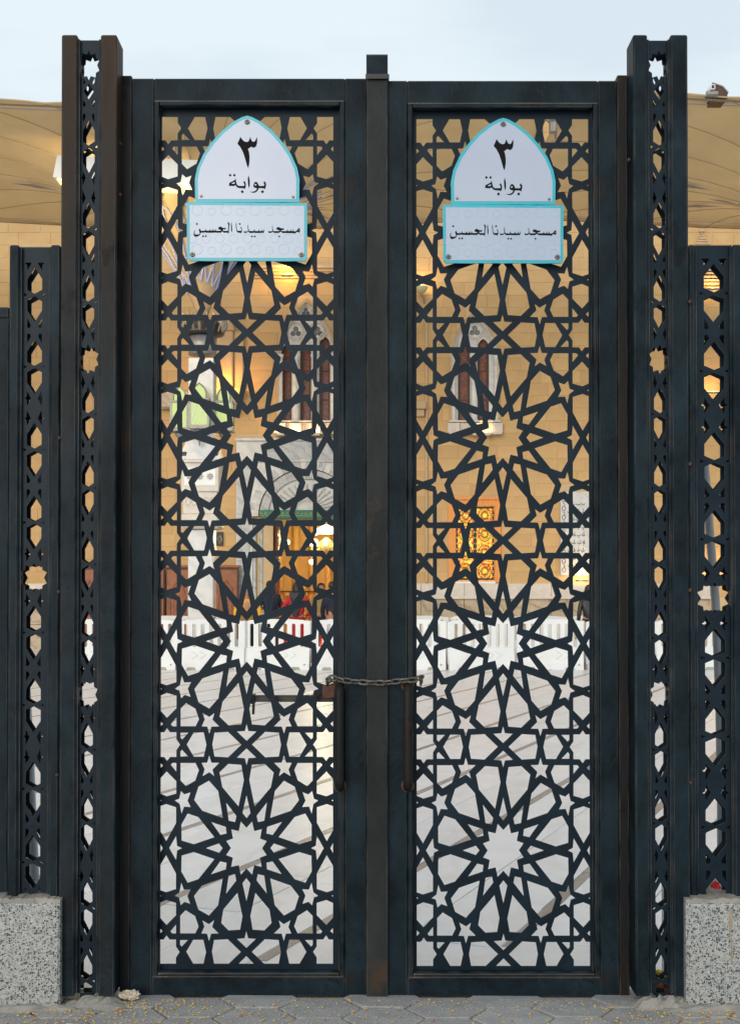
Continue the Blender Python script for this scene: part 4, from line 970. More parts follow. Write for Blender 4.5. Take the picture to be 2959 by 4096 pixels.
# wall sconce at right leaf's left edge
sc_ = empty('wall_sconce', P(1672, 1165, W-.3), 'round brass wall lamp on the sandstone at the left edge of the right leaf', 'wall lamp')
p = P(1683, 1150, W-.3)
MB().lathe(p, [(.05,-.18),(.13,-.12),(.20,0),(.16,.03)], 12).obj('bowl', 'gold', sc_, True); MB().lathe(p+Vector((-.04,-.01,.0)), [(.13,.031),(.11,.05)], 12).obj('lens', 'lampwarm', sc_)
MB().tube([p+Vector((0,0,-.12)), p+Vector((.1,.12,-.3)), p+Vector((.1,.28,-.34))], .025, 6).obj('bracket', 'greymetal', sc_)
plight('sconce_glow', p+Vector((0,0,.15)), 10)

# ================================================================== CANOPY UMBRELLAS
def canopy(cx, cy, hx, hy, H, low, label, notch=(), marks=()):
    g = empty('canopy_umbrella', (cx, cy, 0), label, 'umbrella', 'large courtyard shade umbrellas')
    def zf(x, y):
        u, v = (x-cx), (y-cy); r = math.hypot(u*.75, v); e = max(abs(u)/hx, abs(v)/hy)
        sag = .22*(1-(abs(u)/hx)**2)*(abs(v)/hy)**6 + .22*(1-(abs(v)/hy)**2)*(abs(u)/hx)**6
        return H - (H-low)*math.exp(-(r/1.05)**.9) - sag - .0
    nx, ny = 72, 48; b = MB(); vs = []
    for j in range(ny+1):
        for i in range(nx+1):
            a = -1+2*i/nx; c_ = -1+2*j/ny; a = math.copysign(abs(a)**1.25, a); c_ = math.copysign(abs(c_)**1.2, c_)
            x, y = cx+a*hx, cy+c_*hy
            for (sx, wd, dp) in notch:
                if y < cy-hy+dp:
                    lim = wd*(1-(y-(cy-hy))/dp)
                    if sx > 0: x = min(x, cx+hx-lim)
                    else: x = max(x, cx-hx+lim)
            ang = math.atan2(y-cy, x-cx); rr_ = math.hypot(x-cx, y-cy)
            vs.append((x, y, zf(x, y) + .035*min(1, rr_/2)*abs(math.sin(ang*12))))
    b.add(vs, [(j*(nx+1)+i, j*(nx+1)+i+1, (j+1)*(nx+1)+i+1, (j+1)*(nx+1)+i) for j in range(ny) for i in range(nx)])
    cv = b.obj('canopy', 'canopy', g, True)
    md = cv.modifiers.new('thick', 'SOLIDIFY'); md.thickness = .02; md.offset = 1
    # radial seams under the fabric
    sm = MB()
    for k in range(24):
        a = 2*math.pi*(k)/24; tmax = min(hx/max(1e-6, abs(math.cos(a))), hy/max(1e-6, abs(math.sin(a))))*.985; pts = []
        for i in range(15):
            t = .4 + (tmax-.4)*(i/14)**1.4; x, y = cx+t*math.cos(a), cy+t*math.sin(a); pts.append((x, y, zf(x, y)-.012))
        sm.tube(pts, .009, 4)
    sm.obj('seams', 'seam', g)
    # edge hem bands
    for off, wd, m_ in ((.12, .10, 'greyprint'), (.42, .035, 'blue')):
        for sy in (-1, 1):
            hb = MB()
            pts = [(cx + (i/24*2-1)*(hx-off), cy+sy*(hy-off)) for i in range(25)]
            for i in range(24):
                (xa, ya), (xb, yb) = pts[i], pts[i+1]
                hb.add([(xa, ya-wd/2, zf(xa, ya)-.03), (xb, yb-wd/2, zf(xb, yb)-.03), (xb, yb+wd/2, zf(xb, yb)-.03), (xa, ya+wd/2, zf(xa, ya)-.03),
                        (xa, ya-wd/2, zf(xa, ya)-.026), (xb, yb-wd/2, zf(xb, yb)-.026), (xb, yb+wd/2, zf(xb, yb)-.026), (xa, ya+wd/2, zf(xa, ya)-.026)], [(0,1,2,3),(4,7,6,5),(0,4,5,1),(3,2,6,7)])
            hb.obj('hem_band', m_, g)
    # blue diamond ornaments printed near the funnel
    for k in range(24):
        a = 2*math.pi*(k+.5)/24
        if math.sin(a) < .12: continue
        t0 = 2.4 + (.7 if k % 2 else 0)
        L_ = 1.15 if k % 2 else .8; wd = .16 if k % 2 else .11
        for (s_, m_) in ((1, 'blue'), (.8, 'greyprint')):
            if t0+L_ > min(hx/max(1e-6, abs(math.cos(a))), hy/max(1e-6, abs(math.sin(a))))*.93: continue
            lp = []
            for (t, q_) in ((-.5, 0), (-.12, .32), (0, .5), (.15, .3), (.5, 0), (.15, -.3), (0, -.5), (-.12, -.32)):
                tt = t0+L_*.5+t*L_*s_; x = cx+tt*math.cos(a)-math.sin(a)*q_*2*wd*s_; y = cy+tt*math.sin(a)+math.cos(a)*q_*2*wd*s_
                lp.append((x, y, zf(x, y)-(.03 if m_ == 'blue' else .036)))
            MB().add(lp + [(x, y, z+.004) for x, y, z in lp], [tuple(range(8)), tuple(reversed(range(8, 16)))] + [(i, i+8, (i+1) % 8+8, (i+1) % 8) for i in range(8)]).obj('ornament', m_, g)
    # interlaced blue ribs on the funnel
    fb = MB()
    for k in range(16):
        for s_ in (1, -1):
            pts = []
            for i in range(12):
                t = .32 + 2.2*(i/11)**1.3; a = 2*math.pi*k/16 + s_*.32*math.sin(i/11*math.pi*1.5); x, y = cx+t*math.cos(a), cy+t*math.sin(a); pts.append((x, y, zf(x, y)-.03))
            fb.tube(pts, .022, 4)
    fb.obj('funnel_ribs', 'blue', g)
    return g, zf
cxA, cyA, HA = X(810, 27), 27.0, 10.62
gA, zA = canopy(cxA, cyA, 6.95, 4.05, HA, 7.0, 'tan canopy umbrella on a pale marble column with green lantern, left of centre', notch=((1, .30, 2.2),))
xR = cxA+6.95; gB, zB = canopy(xR+7.0, cyA, 6.95, 4.05, HA+.02, 7.0, 'tan canopy umbrella at the right, camera box on its near edge', notch=((-1, .30, 2.2),))
gC, zC = canopy(cxA-14.0, cyA, 6.95, 4.05, HA, 7.0, 'tan canopy umbrella beyond the left edge, only its corner in view')
def column(cx, cy, g, full):
    def zz(py): return Z(py, cy)
    s = cy/FPX
    bx = lambda n, a, b_, z0, z1, m, par, bv=.015: MB().box(cx-a*s, cx+a*s, cy-b_*s, cy+b_*s, z0, z1, bv).obj(n, m, par)
    MB().lathe((cx, cy, zz(1345)), [(.38, 0), (.45, .02), (.45, .08), (.40, .1), (.40, .22), (.34, .3)], 20).obj('crown_ring', 'black', g, True)
    MB().lathe((cx, cy, zz(1420)), [(.30, 0), (.30, .38)], 20).obj('neck', 'greymetal', g, True)
    cr = MB()
    for i in range(20):
        a = i*math.pi/10; cr.tube([(cx+.42*math.cos(a), cy+.42*math.sin(a), zz(1345)+.02), (cx+.52*math.cos(a), cy+.52*math.sin(a), zz(1345)+.22), (cx+.46*math.cos(a), cy+.46*math.sin(a), zz(1345)+.42)], .02, 4)
    cr.obj('crown_leaves', 'greymetal', g)
    sh = bx('upper_shaft', 50, 50, zz(1750), zz(1440), 'wmarble', g)
    bx('lower_shaft', 50, 50, -.02, zz(2120), 'wmarble', g); bx('plinth', 66, 66, -.02, .35, 'wmarble', g)
    bx('collar', 78, 78, zz(2118), zz(2060), 'cream', g, .05); bx('carved_block', 68, 68, zz(2060), zz(1972), 'cream', g)
    for i in range(5):
        q_ = (i-2)*24*s; MB().ring([(cx+q_+.05*math.cos(a*.785), cy-68*s-.004, zz(2010)+.09*math.sin(a*.785)) for a in range(8)], .01, 5).obj('carved_scroll', 'cream', g)
    bx('star_block', 74, 74, zz(1972), zz(1855), 'cream', g); 
    pn_ = bx('star_panel', 62, 75.5, zz(1948), zz(1876), 'white', g, .004)
    for i in range(3):
        q_ = (-40+i*40)*s; c_ = Vector((cx+q_, cy-75.5*s-.006, zz(1912))); pts = []
        for j in range(16):
            a = j*math.pi/8; r = .078 if j % 2 == 0 else .052; pts.append((c_.x+r*math.cos(a), c_.z+r*math.sin(a)))
        MB().prism(pts, c_.y-.006, c_.y+.008).obj('eight_point_star', 'greymetal', pn_)
    bx('cornice', 84, 84, zz(1858), zz(1846), 'cream', g)
    MB().add([(cx-84*s, cy-84*s, zz(1846)), (cx+84*s, cy-84*s, zz(1846)), (cx+84*s, cy+84*s, zz(1846)), (cx-84*s, cy+84*s, zz(1846)),
              (cx-50*s, cy-50*s, zz(1750)), (cx+50*s, cy-50*s, zz(1750)), (cx+50*s, cy+50*s, zz(1750)), (cx-50*s, cy+50*s, zz(1750))],
             [(0,1,5,4),(1,2,6,5),(2,3,7,6),(3,0,4,7),(3,2,1,0),(4,5,6,7)]).obj('tapered_block', 'wmarble', g)
    # lanterns: one on the face, one at each side
    for (dx, dy, rot) in ((0, -1, 0), (-1, 0, 90), (1, 0, 90)):
        lx, ly = cx+dx*88*s, cy+dy*88*s; hw_, dp = .19, .13
        if rot: hw_, dp = .17, .19
        L_ = empty('lantern', (lx, ly, zz(1720))); L_.parent = g; L_.location = Vector((lx, ly, zz(1720))) - wloc(g)
        z0, z1, z2 = zz(1725), zz(1615), zz(1558)
        MB().box(lx-hw_, lx+hw_, ly-dp, ly+dp, z0+.06, z1).obj('glass', 'glassgreen', L_)
        for sx in (-1, 1):
            for sy in (-1, 1): MB().box(lx+sx*hw_-.02, lx+sx*hw_+.02, ly+sy*dp-.02, ly+sy*dp+.02, z0, z1+.02).obj('corner_bar', 'greymetal', L_)
        MB().box(lx-hw_-.03, lx+hw_+.03, ly-dp-.03, ly+dp+.03, z0-.02, z0+.06, .01).obj('base', 'greymetal', L_)
        MB().box(lx-hw_-.03, lx+hw_+.03, ly-dp-.03, ly+dp+.03, z1+.0, z1+.04, .01).obj('head', 'greymetal', L_)
        ar_ = [(lx-hw_*.8, z1+.04), (lx-hw_*.8, z1+.16), (lx-hw_*.6, z1+.25), (lx-hw_*.3, z1+.31), (lx, z1+.35), (lx+hw_*.3, z1+.31), (lx+hw_*.6, z1+.25), (lx+hw_*.8, z1+.16), (lx+hw_*.8, z1+.04)]
        MB().prism(ar_, ly-dp*.7, ly+dp*.7).obj('arched_glass', 'glassgreen', L_)
        MB().tube([(u, ly-dp*.75, v) for u, v in ar_], .02, 5).obj('arch_frame', 'greymetal', L_)
        if not rot:
            di = MB()
            for i in range(4):
                for s_ in (1, -1):
                    a0 = lx-hw_+.02+i*.09; di.tube([(max(lx-hw_+.02, min(lx+hw_-.02, a0 - .1*s_)), ly-dp-.004, z0+.1), (max(lx-hw_+.02, min(lx+hw_-.02, a0+.16*s_)), ly-dp-.004, z1-.03)], .004, 4)
            di.obj('lattice_lead', 'white', L_)
        MB().lathe((lx, ly, z0-.26), [(.01, -.1), (.03, 0), (.02, .1), (.10, .14), (.12, .24)], 8).obj('pendant', 'greymetal', L_, True)
    for sx in (-1, 1): MB().box(cx+sx*62*s-.05, cx+sx*62*s+.05, cy-60*s-.1, cy-60*s, zz(1835), zz(1815), .01).obj('spotlight', 'black', g)
column(cxA, cyA, gA, True)
# stub columns of the neighbouring umbrellas
for g_, x_ in ((gB, xR+7.0), (gC, cxA-14)):
    MB().box(x_-.28, x_+.28, cyA-.28, cyA+.28, -.02, 7.0, .015).obj('upper_shaft', 'wmarble', g_); MB().lathe((x_, cyA, 6.9), [(.42, 0), (.45, .1), (.34, .4)], 16).obj('crown_ring', 'black', g_, True)
# long white light box under umbrella A
DB_ = 24.4; lb = empty('light_box', P(480, 700, DB_), 'long white light box with glowing underside hanging under the tan canopy', 'light')
xa, xb = X(212, DB_), X(792, DB_); za, zb2 = Z(640, DB_), Z(703, DB_)
MB().add([(xa+.06, DB_, Z(622, DB_)), (xb, DB_, Z(640, DB_)), (xb, DB_, Z(742, DB_)), (xa-.02, DB_, Z(708, DB_)), (xa+.06, DB_+.5, Z(622, DB_)), (xb, DB_+.5, Z(640, DB_)), (xb, DB_+.5, Z(742, DB_)), (xa-.02, DB_+.5, Z(708, DB_))],
         [(0,1,2,3),(7,6,5,4),(0,4,5,1),(1,5,6,2),(2,6,7,3),(3,7,4,0)]).obj('housing', 'white', lb)
MB().add([(xa+.05, DB_+.05, Z(709, DB_)), (xb-.08, DB_+.05, Z(743, DB_)), (xb-.08, DB_+.45, Z(743, DB_)), (xa+.05, DB_+.45, Z(709, DB_)),
          (xa+.05, DB_+.05, Z(716, DB_)), (xb-.08, DB_+.05, Z(750, DB_)), (xb-.08, DB_+.45, Z(750, DB_)), (xa+.05, DB_+.45, Z(716, DB_))], [(0,1,2,3),(7,6,5,4),(0,4,5,1),(1,5,6,2),(2,6,7,3),(3,7,4,0)]).obj('lens', 'lampwarm', lb)
MB().box(X(740, DB_), X(765, DB_), DB_-.05, DB_-.001, Z(752, DB_), Z(732, DB_)).obj('bright_lamp', 'lampwhite', lb)
for q_ in (.3, 2.2): MB().tube([(xa+q_, DB_+.25, Z(640, DB_)), (xa+q_, DB_+.25, zA(xa+q_, DB_+.25))], .02, 6).obj('hanger', 'white', lb)
plight('light_box_glow', P(480, 780, DB_+.6), 190, (1, .7, .3), .3)
# camera and box on right canopy edge
yb = cyA-4.05; cc = P(2842, 385, yb+.02); cc.z = zB(cc.x, yb+.02)+.07
cb = empty('security_camera', cc, 'small security camera on the near edge of the right canopy', 'camera')
MB().box(cc.x-.035, cc.x+.05, cc.y-.12, cc.y+.12, cc.z+.03, cc.z+.12, .01).obj('body', 'white', cb); MB().box(cc.x-.02, cc.x+.03, cc.y-.125, cc.y-.119, cc.z+.045, cc.z+.1).obj('lens', 'black', cb)
MB().box(cc.x-.09, cc.x+.12, cc.y-.08, cc.y+.12, cc.z-.06, cc.z+.02, .02).obj('mount', 'greymetal', cb)
c2 = P(2880, 385, yb); c2.z = zB(c2.x, yb)+.08; bx_ = empty('roof_vent_box', c2, 'slanted brown metal box behind the security camera on the right canopy', 'metal box')
MB().prism([(c2.x-.11, c2.z-.08), (c2.x+.14, c2.z-.08), (c2.x+.14, c2.z+.02), (c2.x+.05, c2.z+.13), (c2.x-.11, c2.z+.20)], yb+.05, yb+.5).obj('case', 'wooddark', bx_)
MB().prism([(c2.x-.13, c2.z+.21), (c2.x+.06, c2.z+.145), (c2.x+.16, c2.z+.03), (c2.x+.15, c2.z+.01), (c2.x+.05, c2.z+.125), (c2.x-.13, c2.z+.19)], yb+.03, yb+.52).obj('lid', 'greymetal', bx_)
# cross strut seen through the gap between canopies
st = empty('canopy_coupling', (xR, yb+.9, HA-.4), 'grey steel coupling with spread arms where the two canopies meet', 'coupling')
for sx in (-1, 1): MB().tube([(xR, yb+.9, HA-.35), (xR+sx*.12, yb+.6, HA-.1), (xR+sx*.34, yb+.1, HA-.22)], .035, 6).obj('arm', 'greymetal', st); MB().tube([(xR, yb+.9, HA-.35), (xR+sx*.1, yb+1.2, HA-.12), (xR+sx*.2, yb+1.9, HA-.25)], .03, 6).obj('arm', 'greymetal', st)
MB().box(xR-.06, xR+.06, yb+.82, yb+.98, HA-.5, HA-.22, .01).obj('hub', 'greymetal', st)

# ================================================================== BARRIERS
def barrier_proto():
    g = empty('crowd_barrier', (0, 0, 0)); L_, H_ = 1.31, .985; hl = L_/2
    # upper slotted wall
    top = [(-hl, .10), (hl, .10), (hl, H_-.06), (hl*.8, H_-.02), (hl*.4, H_), (-hl*.4, H_), (-hl*.8, H_-.02), (-hl, H_-.06)]
    sl = []
    for i in range(7):
        x = (i-3)*.165; w_ = .036; z0, z1 = .47, .87; sl.append([(x-w_, z0), (x-w_*.7, z0-.025), (x+w_*.7, z0-.025), (x+w_, z0), (x+w_, z1), (x+w_*.7, z1+.025), (x-w_*.7, z1+.025), (x-w_, z1)])
    plate('slotted_top', [top]+sl, -.055, .11, 'plastic', g)
    b = MB(); pr = [(-.22, 0), (-.22, .12), (-.20, .16), (-.085, .42), (-.058, .43)]; m_ = [(-y, z) for y, z in reversed(pr)]; full = pr+m_; n = len(full)
    xs = (-hl+.01, hl-.01); vs = [(x, y, z) for x in xs for y, z in full]
    b.add(vs, [tuple(range(n)), tuple(reversed(range(n, 2*n)))] + [(i, i+n, (i+1) % n+n, (i+1) % n) for i in range(n)]); b.obj('water_base', 'plastic', g)
    for s in (-1, 1):
        for q_ in range(2):
            x = s*(.17+q_*.15); zc = .29
            cvp = [(x-.06, -.1455, zc+.09), (x+.05, -.1465-.0, zc), (x-.06, -.1895, zc-.09)]
            cvp = [(x-.055*1, -.128, zc+.08), (x+.06, -.158, zc+.0), (x-.055, -.190, zc-.08)]
            MB().tube([Vector(v) for v in cvp], .006, 4).obj('moulded_chevron', 'plastic', g)
    for s in (-1, 1):
        MB().prism([(s*.38-.10, -.001), (s*.38+.10, -.001), (s*.38+.07, .055), (s*.38-.07, .055)], -.224, -.216).obj('forklift_slot_shade', 'slotshade', g)  # flat grey plates, the shade inside the slots put into their colour
    MB().tube([(hl-.02, -.0, .12), (hl-.02, 0, H_-.03)], .05, 10).obj('hinge_post', 'plastic', g, True)
    MB().tube([(hl-.1, -.205, .10), (hl-.1, -.23, .10)], .018, 8).obj('drain_plug', 'greymetal', g)
    return g
M['slotshade'] = mat('shaded_slot_grey', (.30, .28, .24), (.38, .36, .32), .7)
def copy_tree(o, parent=None):
    c = o.copy(); col.objects.link(c); c.parent = parent
    for chd in [q for q in o.children]: copy_tree(chd, c)
    return c
proto = barrier_proto(); first = True
ords = ['first', 'second', 'third', 'fourth', 'fifth', 'sixth', 'seventh', 'eighth', 'ninth', 'tenth', 'eleventh', 'twelfth']
rowA = [(176,446),(450,720),(725,969),(974,1245),(1249,1515),(1519,1784),(1788,2054),(2061,2333),(2337,2610),(2614,2884)]
def place(x0, x1, d, rz, lab, grp):
    global first
    o = proto if first else copy_tree(proto); first = False
    o.location = ((X(x0, d)+X(x1, d))/2, d, 0); o.rotation_euler = (0, 0, rz); tag(o, lab, 'barrier', grp); return o
for i, (a, b_) in enumerate(rowA):
    place(a, b_, 25.2 + (.05 if i % 2 else -.05), R((4, -5, 3, -2, 5, -4)[i % 6]), 'white plastic crowd barrier, %s from the left in the front row' % ords[i], 'white barriers in the front row')
rowB = [(560,800),(805,1045),(1560,1795),(1800,2030),(2034,2270),(2274,2510)]
for i, (a, b_) in enumerate(rowB):
    place(a, b_, 28.3 + (.3 if i % 2 else 0), R((8, -9, 14, -12, 6, -7)[i]), 'white plastic crowd barrier, %s from the left in the back row' % ords[i], 'white barriers in the back row')

# ================================================================== PEOPLE
def skin_mesh(name, verts, edges, radii, root, sub=1):
    me = bpy.data.meshes.new(name); me.from_pydata(verts, edges, []); o = bpy.data.objects.new(name, me); col.objects.link(o)
    md = o.modifiers.new('s', 'SKIN'); md.use_smooth_shade = True
    sv = me.skin_vertices[0].data if me.skin_vertices else None
    if sv is None:
        bm = bmesh.new(); bm.from_mesh(me); bm.verts.layers.skin.verify(); bm.to_mesh(me); bm.free(); sv = me.skin_vertices[0].data
    for i, r in enumerate(radii): sv[i].radius = (r, r) if not isinstance(r, tuple) else r
    for i in range(len(verts)): sv[i].use_root = (i == root)
    o.modifiers.new('u', 'SUBSURF').levels = sub; o.modifiers['u'].render_levels = sub
    dg = bpy.context.evaluated_depsgraph_get(); out = bpy.data.meshes.new_from_object(o.evaluated_get(dg)); bpy.data.objects.remove(o); out.name = name
    out.materials.clear()
    for p in out.polygons: p.use_smooth = True
    return out
def person(loc, h, rz, label, top, bottom, lean=0., arms='down', headcov=None, skirt=False, hair=True, headpitch=0., sleeve=True):
    """a whole figure: skinned body with fingers, clothes as slightly larger skinned shells"""
    g = empty('person', loc, label, 'person', None); s = h/1.75
    sl, cl = math.sin(lean), math.cos(lean)
    def B(x, y, z):            # bend the upper body forward about the hips
        z0 = .95
        if z > z0: dz, dy = z-z0, y; return (x*s, (-dz*sl + dy*cl)*s, (z0 + dz*cl + dy*sl)*s)
        return (x*s, y*s, z*s)
    V, E, Rr = [], [], []
    def add(p, r, par=None):
        V.append(p); Rr.append((r*s, r*s) if not isinstance(r, tuple) else (r[0]*s, r[1]*s))
        if par is not None: E.append((par, len(V)-1))
        return len(V)-1
    pel = add(B(0, 0, .95), (.15, .11)); wa = add(B(0, 0, 1.12), (.135, .10), pel); chst = add(B(0, 0, 1.33), (.155, .11), wa); nk0 = add(B(0, .01, 1.47), (.07, .065), chst); nk = add(B(0, -.01, 1.53), .052, nk0)
    hd0 = add(B(0, -.02, 1.60), (.072, .085), nk); hd1 = add(B(0, -.02, 1.68), (.078, .095), hd0); add(B(0, -.01, 1.735), (.05, .06), hd1)
    hands = []
    for sx in (-1, 1):
        hp = add(B(sx*.09, 0, .88), .085, pel); kn = add(B(sx*.10, -.01, .49), .055, hp); an = add(B(sx*.10, .02, .09), .038, kn); ft = add(B(sx*.11, -.05, .035), (.045, .03), an); add(B(sx*.12, -.16, .025), (.04, .022), ft)
        sh = add(B(sx*.185, 0, 1.42), .055, chst)
        if arms == 'down': el = B(sx*.24, .03, 1.14); wr = B(sx*.25, -.04, .90); fd = Vector((0, -.15, -1))
        elif arms == 'rail': el = B(sx*.26, -.10, 1.22); wr = (sx*.24*s, -.42*s, 1.02*s); fd = Vector((0, -1, -.5))
        elif arms == 'phone': el = B(sx*.22, -.08, 1.16); wr = B(sx*.10, -.26, 1.30); fd = Vector((-sx*.3, -.5, 1))
        elif arms == 'folded': el = B(sx*.25, -.02, 1.16); wr = B(-sx*.02, -.17, 1.18); fd = Vector((-sx*1, -.1, .1))
        elif arms == 'hips': el = B(sx*.34, .06, 1.18); wr = B(sx*.19, -.04, 1.04); fd = Vector((-sx*.5, -.5, -.7))
        e = add(el, .038, sh); w_ = add(wr, .026, e); fd.normalize()
        pm = add(tuple(Vector(wr)+fd*.06*s), (.036, .018), w_); hands.append((Vector(wr), fd, sx))
        sd = fd.cross(Vector((0, 0, 1))); sd = sd.normalized() if sd.length > .1 else Vector((1, 0, 0))
        for k in range(4):
            q0 = add(tuple(Vector(wr)+fd*.10*s+sd*(k-1.5)*.02*s), .009, pm); q1 = add(tuple(Vector(wr)+fd*(.135+.008*(1-abs(k-1.5)))*s+sd*(k-1.5)*.021*s+Vector((0,0,-.006*s))), .008, q0); add(tuple(Vector(wr)+fd*(.158+.008*(1-abs(k-1.5)))*s+sd*(k-1.5)*.021*s+Vector((0,0,-.02*s))), .007, q1)
        t0 = add(tuple(Vector(wr)+fd*.05*s-sd*.04*s*sx), .010, w_); add(tuple(Vector(wr)+fd*.09*s-sd*.055*s*sx), .009, t0)
    body = link('body', skin_mesh('body', V, E, Rr, 0), 'skin', g)
    # face
    c = Vector(V[hd0]); fy = -.09*s
    MB().add([c+Vector((0,fy*1.05,.05*s)), c+Vector((-.014*s,fy*1.1,.0)), c+Vector((.014*s,fy*1.1,.0)), c+Vector((0,fy*1.45,.005*s))], [(0,1,3),(0,3,2),(1,2,3),(0,2,1)]).obj('nose', 'skin', body, loc=None)
    body_children = body.children[0]; body_children.location = -wloc(body) + Vector(loc)*1 if False else body_children.location
    # clothes
    def shell(name, idx, grow, m_, extra=()):
        mp_ = {}; vv, ee, rr_ = [], [], []
        for i in idx: mp_[i] = len(vv); vv.append(V[i]); rr_.append((Rr[i][0]+grow*s, Rr[i][1]+grow*s))
        for a, b2 in E:
            if a in mp_ and b2 in mp_: ee.append((mp_[a], mp_[b2]))
        return link(name, skin_mesh(name, vv, ee, rr_, 0), m_, g)
    arm_idx = []
    for sx in range(2):
        base = 8 + sx*(5+1+1+1+1+12+2)   # legs 5, shoulder, elbow, wrist, palm, fingers 12, thumb 2
        arm_idx.append((base, base+5))
    ti = [0, 1, 2, 3] + [v for (_, a) in arm_idx for v in ([a, a+1] + ([a+2] if sleeve else []))]
    shell('top', ti, .016, top)
    if skirt:
        sk = MB(); prof = [(.15, 1.02), (.17, .9), (.20, .6), (.25, .2), (.28, .04)]
        n = 18; vs = []
        for r, z in prof:
            for j in range(n):
                a = 2*math.pi*j/n; rr_ = r*(1+.05*math.sin(a*6)*(1-z)); vs.append((rr_*math.cos(a)*s*1.1, rr_*math.sin(a)*s, z*s))
        fs_ = [(i*n+j, i*n+(j+1) % n, (i+1)*n+(j+1) % n, (i+1)*n+j) for i in range(len(prof)-1) for j in range(n)]
        me = bpy.data.meshes.new('skirt'); me.from_pydata(vs, [], fs_ + [tuple(range(n))]); [setattr(p_, 'use_smooth', True) for p_ in me.polygons]; link('skirt', me, bottom, g)
    else:
        shell('trousers', [0] + [v for (b2, _) in arm_idx for v in (b2, b2+1, b2+2)], .014, bottom)
    for (b2, _) in arm_idx: 
        a_, f_ = Vector(V[b2+3]), Vector(V[b2+4]); me = MB().tube([a_+Vector((0,.05*s,0)), a_, f_+Vector((0,-.03*s,0))], [.035*s, .05*s, .03*s], 8); o_ = me.obj('shoe', 'black', None); o_.parent = g
    # hair or head scarf
    hc = Vector(V[hd1])
    bm = bmesh.new(); bmesh.ops.create_icosphere(bm, subdivisions=3, radius=1)
    if headcov:
        for v in bm.verts:
            q_ = v.co.copy()
            fl_ = 1.0 if q_.z > -.2 else 1.25
            v.co = Vector((q_.x*.108*fl_, q_.y*.118*fl_+.012, q_.z*(.13 if q_.z > 0 else .22)))*s
        ff = [f for f in bm.faces if f.calc_center_median().y < -.075*s and -.16*s < f.calc_center_median().z < .06*s]
    else:
        for v in bm.verts: v.co = Vector((v.co.x*.092, v.co.y*.108+.012, v.co.z*.095))*s
        ff = [f for f in bm.faces if (f.calc_center_median().y < -.02*s and f.calc_center_median().z < .04*s) or f.calc_center_median().z < -.055*s]
    bmesh.ops.delete(bm, geom=ff, context='FACES')
    for v in bm.verts: v.co += hc
    me = bpy.data.meshes.new('hair'); bm.to_mesh(me); bm.free(); [setattr(p_, 'use_smooth', True) for p_ in me.polygons]
    link('head_scarf' if headcov else 'hair', me, headcov or 'hair', g)
    for sx in (-1, 1):
        q_ = hc+Vector((sx*.03*s, -.088*s, -.03*s)); o_ = MB().lathe(q_, [(.004*s, -.006*s), (.009*s, 0), (.004*s, .006*s)], 6).obj('eye', 'hair', None); o_.parent = g
        if not headcov:
            q_ = hc+Vector((sx*.086*s, .005*s, -.045*s)); o_ = MB().lathe(q_, [(.006*s, -.025*s), (.014*s, 0), (.006*s, .026*s)], 6).obj('ear', 'skin', None); o_.parent = g
    o_ = MB().box(hc.x-.022*s, hc.x+.022*s, hc.y-.094*s, hc.y-.08*s, hc.z-.098*s, hc.z-.090*s).obj('mouth', 'red', None); o_.parent = g
    nz_ = body.children[0]; nz_.parent = g; nz_.location = (0, 0, 0)
    g.rotation_euler = (0, 0, rz)
    return g
def at(px_, d): return (X(px_, d), d, 0)
# nose meshes are written in local space
_obj = MB.obj
p1 = person(at(990, 25.85), 1.66, R(8), 'man in a mustard sweater leaning on the front barriers with one hand on top', 'yellowcloth', 'navy', lean=.30, arms='rail')
p2 = person(at(1082, 27.6), 1.74, R(200), 'person in a dark navy T-shirt seen from behind before the doorway', 'navy', 'navy', arms='folded', sleeve=False)
p3 = person(at(1190, 27.2), 1.68, R(170), 'woman in a red dress with charcoal scarf standing behind the barriers', 'red', 'red', skirt=True, arms='hips', headcov='hair')
p4 = person(at(1284, 30.5), 1.70, R(30), 'person in a khaki yellow shirt and black trousers near the doorway', 'khaki', 'black')
p5 = person(at(1330, 27.4), 1.72, R(150), 'person in dark navy clothes half hidden by the right side of the left leaf', 'navy', 'navy')
p6 = person(at(1325, 26.3), 1.14, R(-60), 'child in a white T-shirt behind the front barrier', 'whitecloth', 'navy', sleeve=False)
p7 = person(at(2356, 27.0), 1.62, R(180), 'woman in a long black robe at the right edge of the right leaf', 'black', 'black', skirt=True, headcov='black')
# charcoal scarf hanging down the back of the woman in red
sx_ = bpy.data.meshes.new('scarf'); 
vs = []; 
for i in range(7):
    for j in range(5):
        u = j/4*2-1; vs.append((u*(.13-.012*i)+.02*math.sin(i*1.3), .135+.035*(1-u*u)+.01*math.sin(j*2+i), 1.50-i*.085))
fs_ = [(i*5+j, i*5+j+1, (i+1)*5+j+1, (i+1)*5+j) for i in range(6) for j in range(4)]
sx_.from_pydata(vs, [], fs_); o = link('scarf', sx_, 'greycloth', p3); md = o.modifiers.new('t', 'SOLIDIFY'); md.thickness = .02

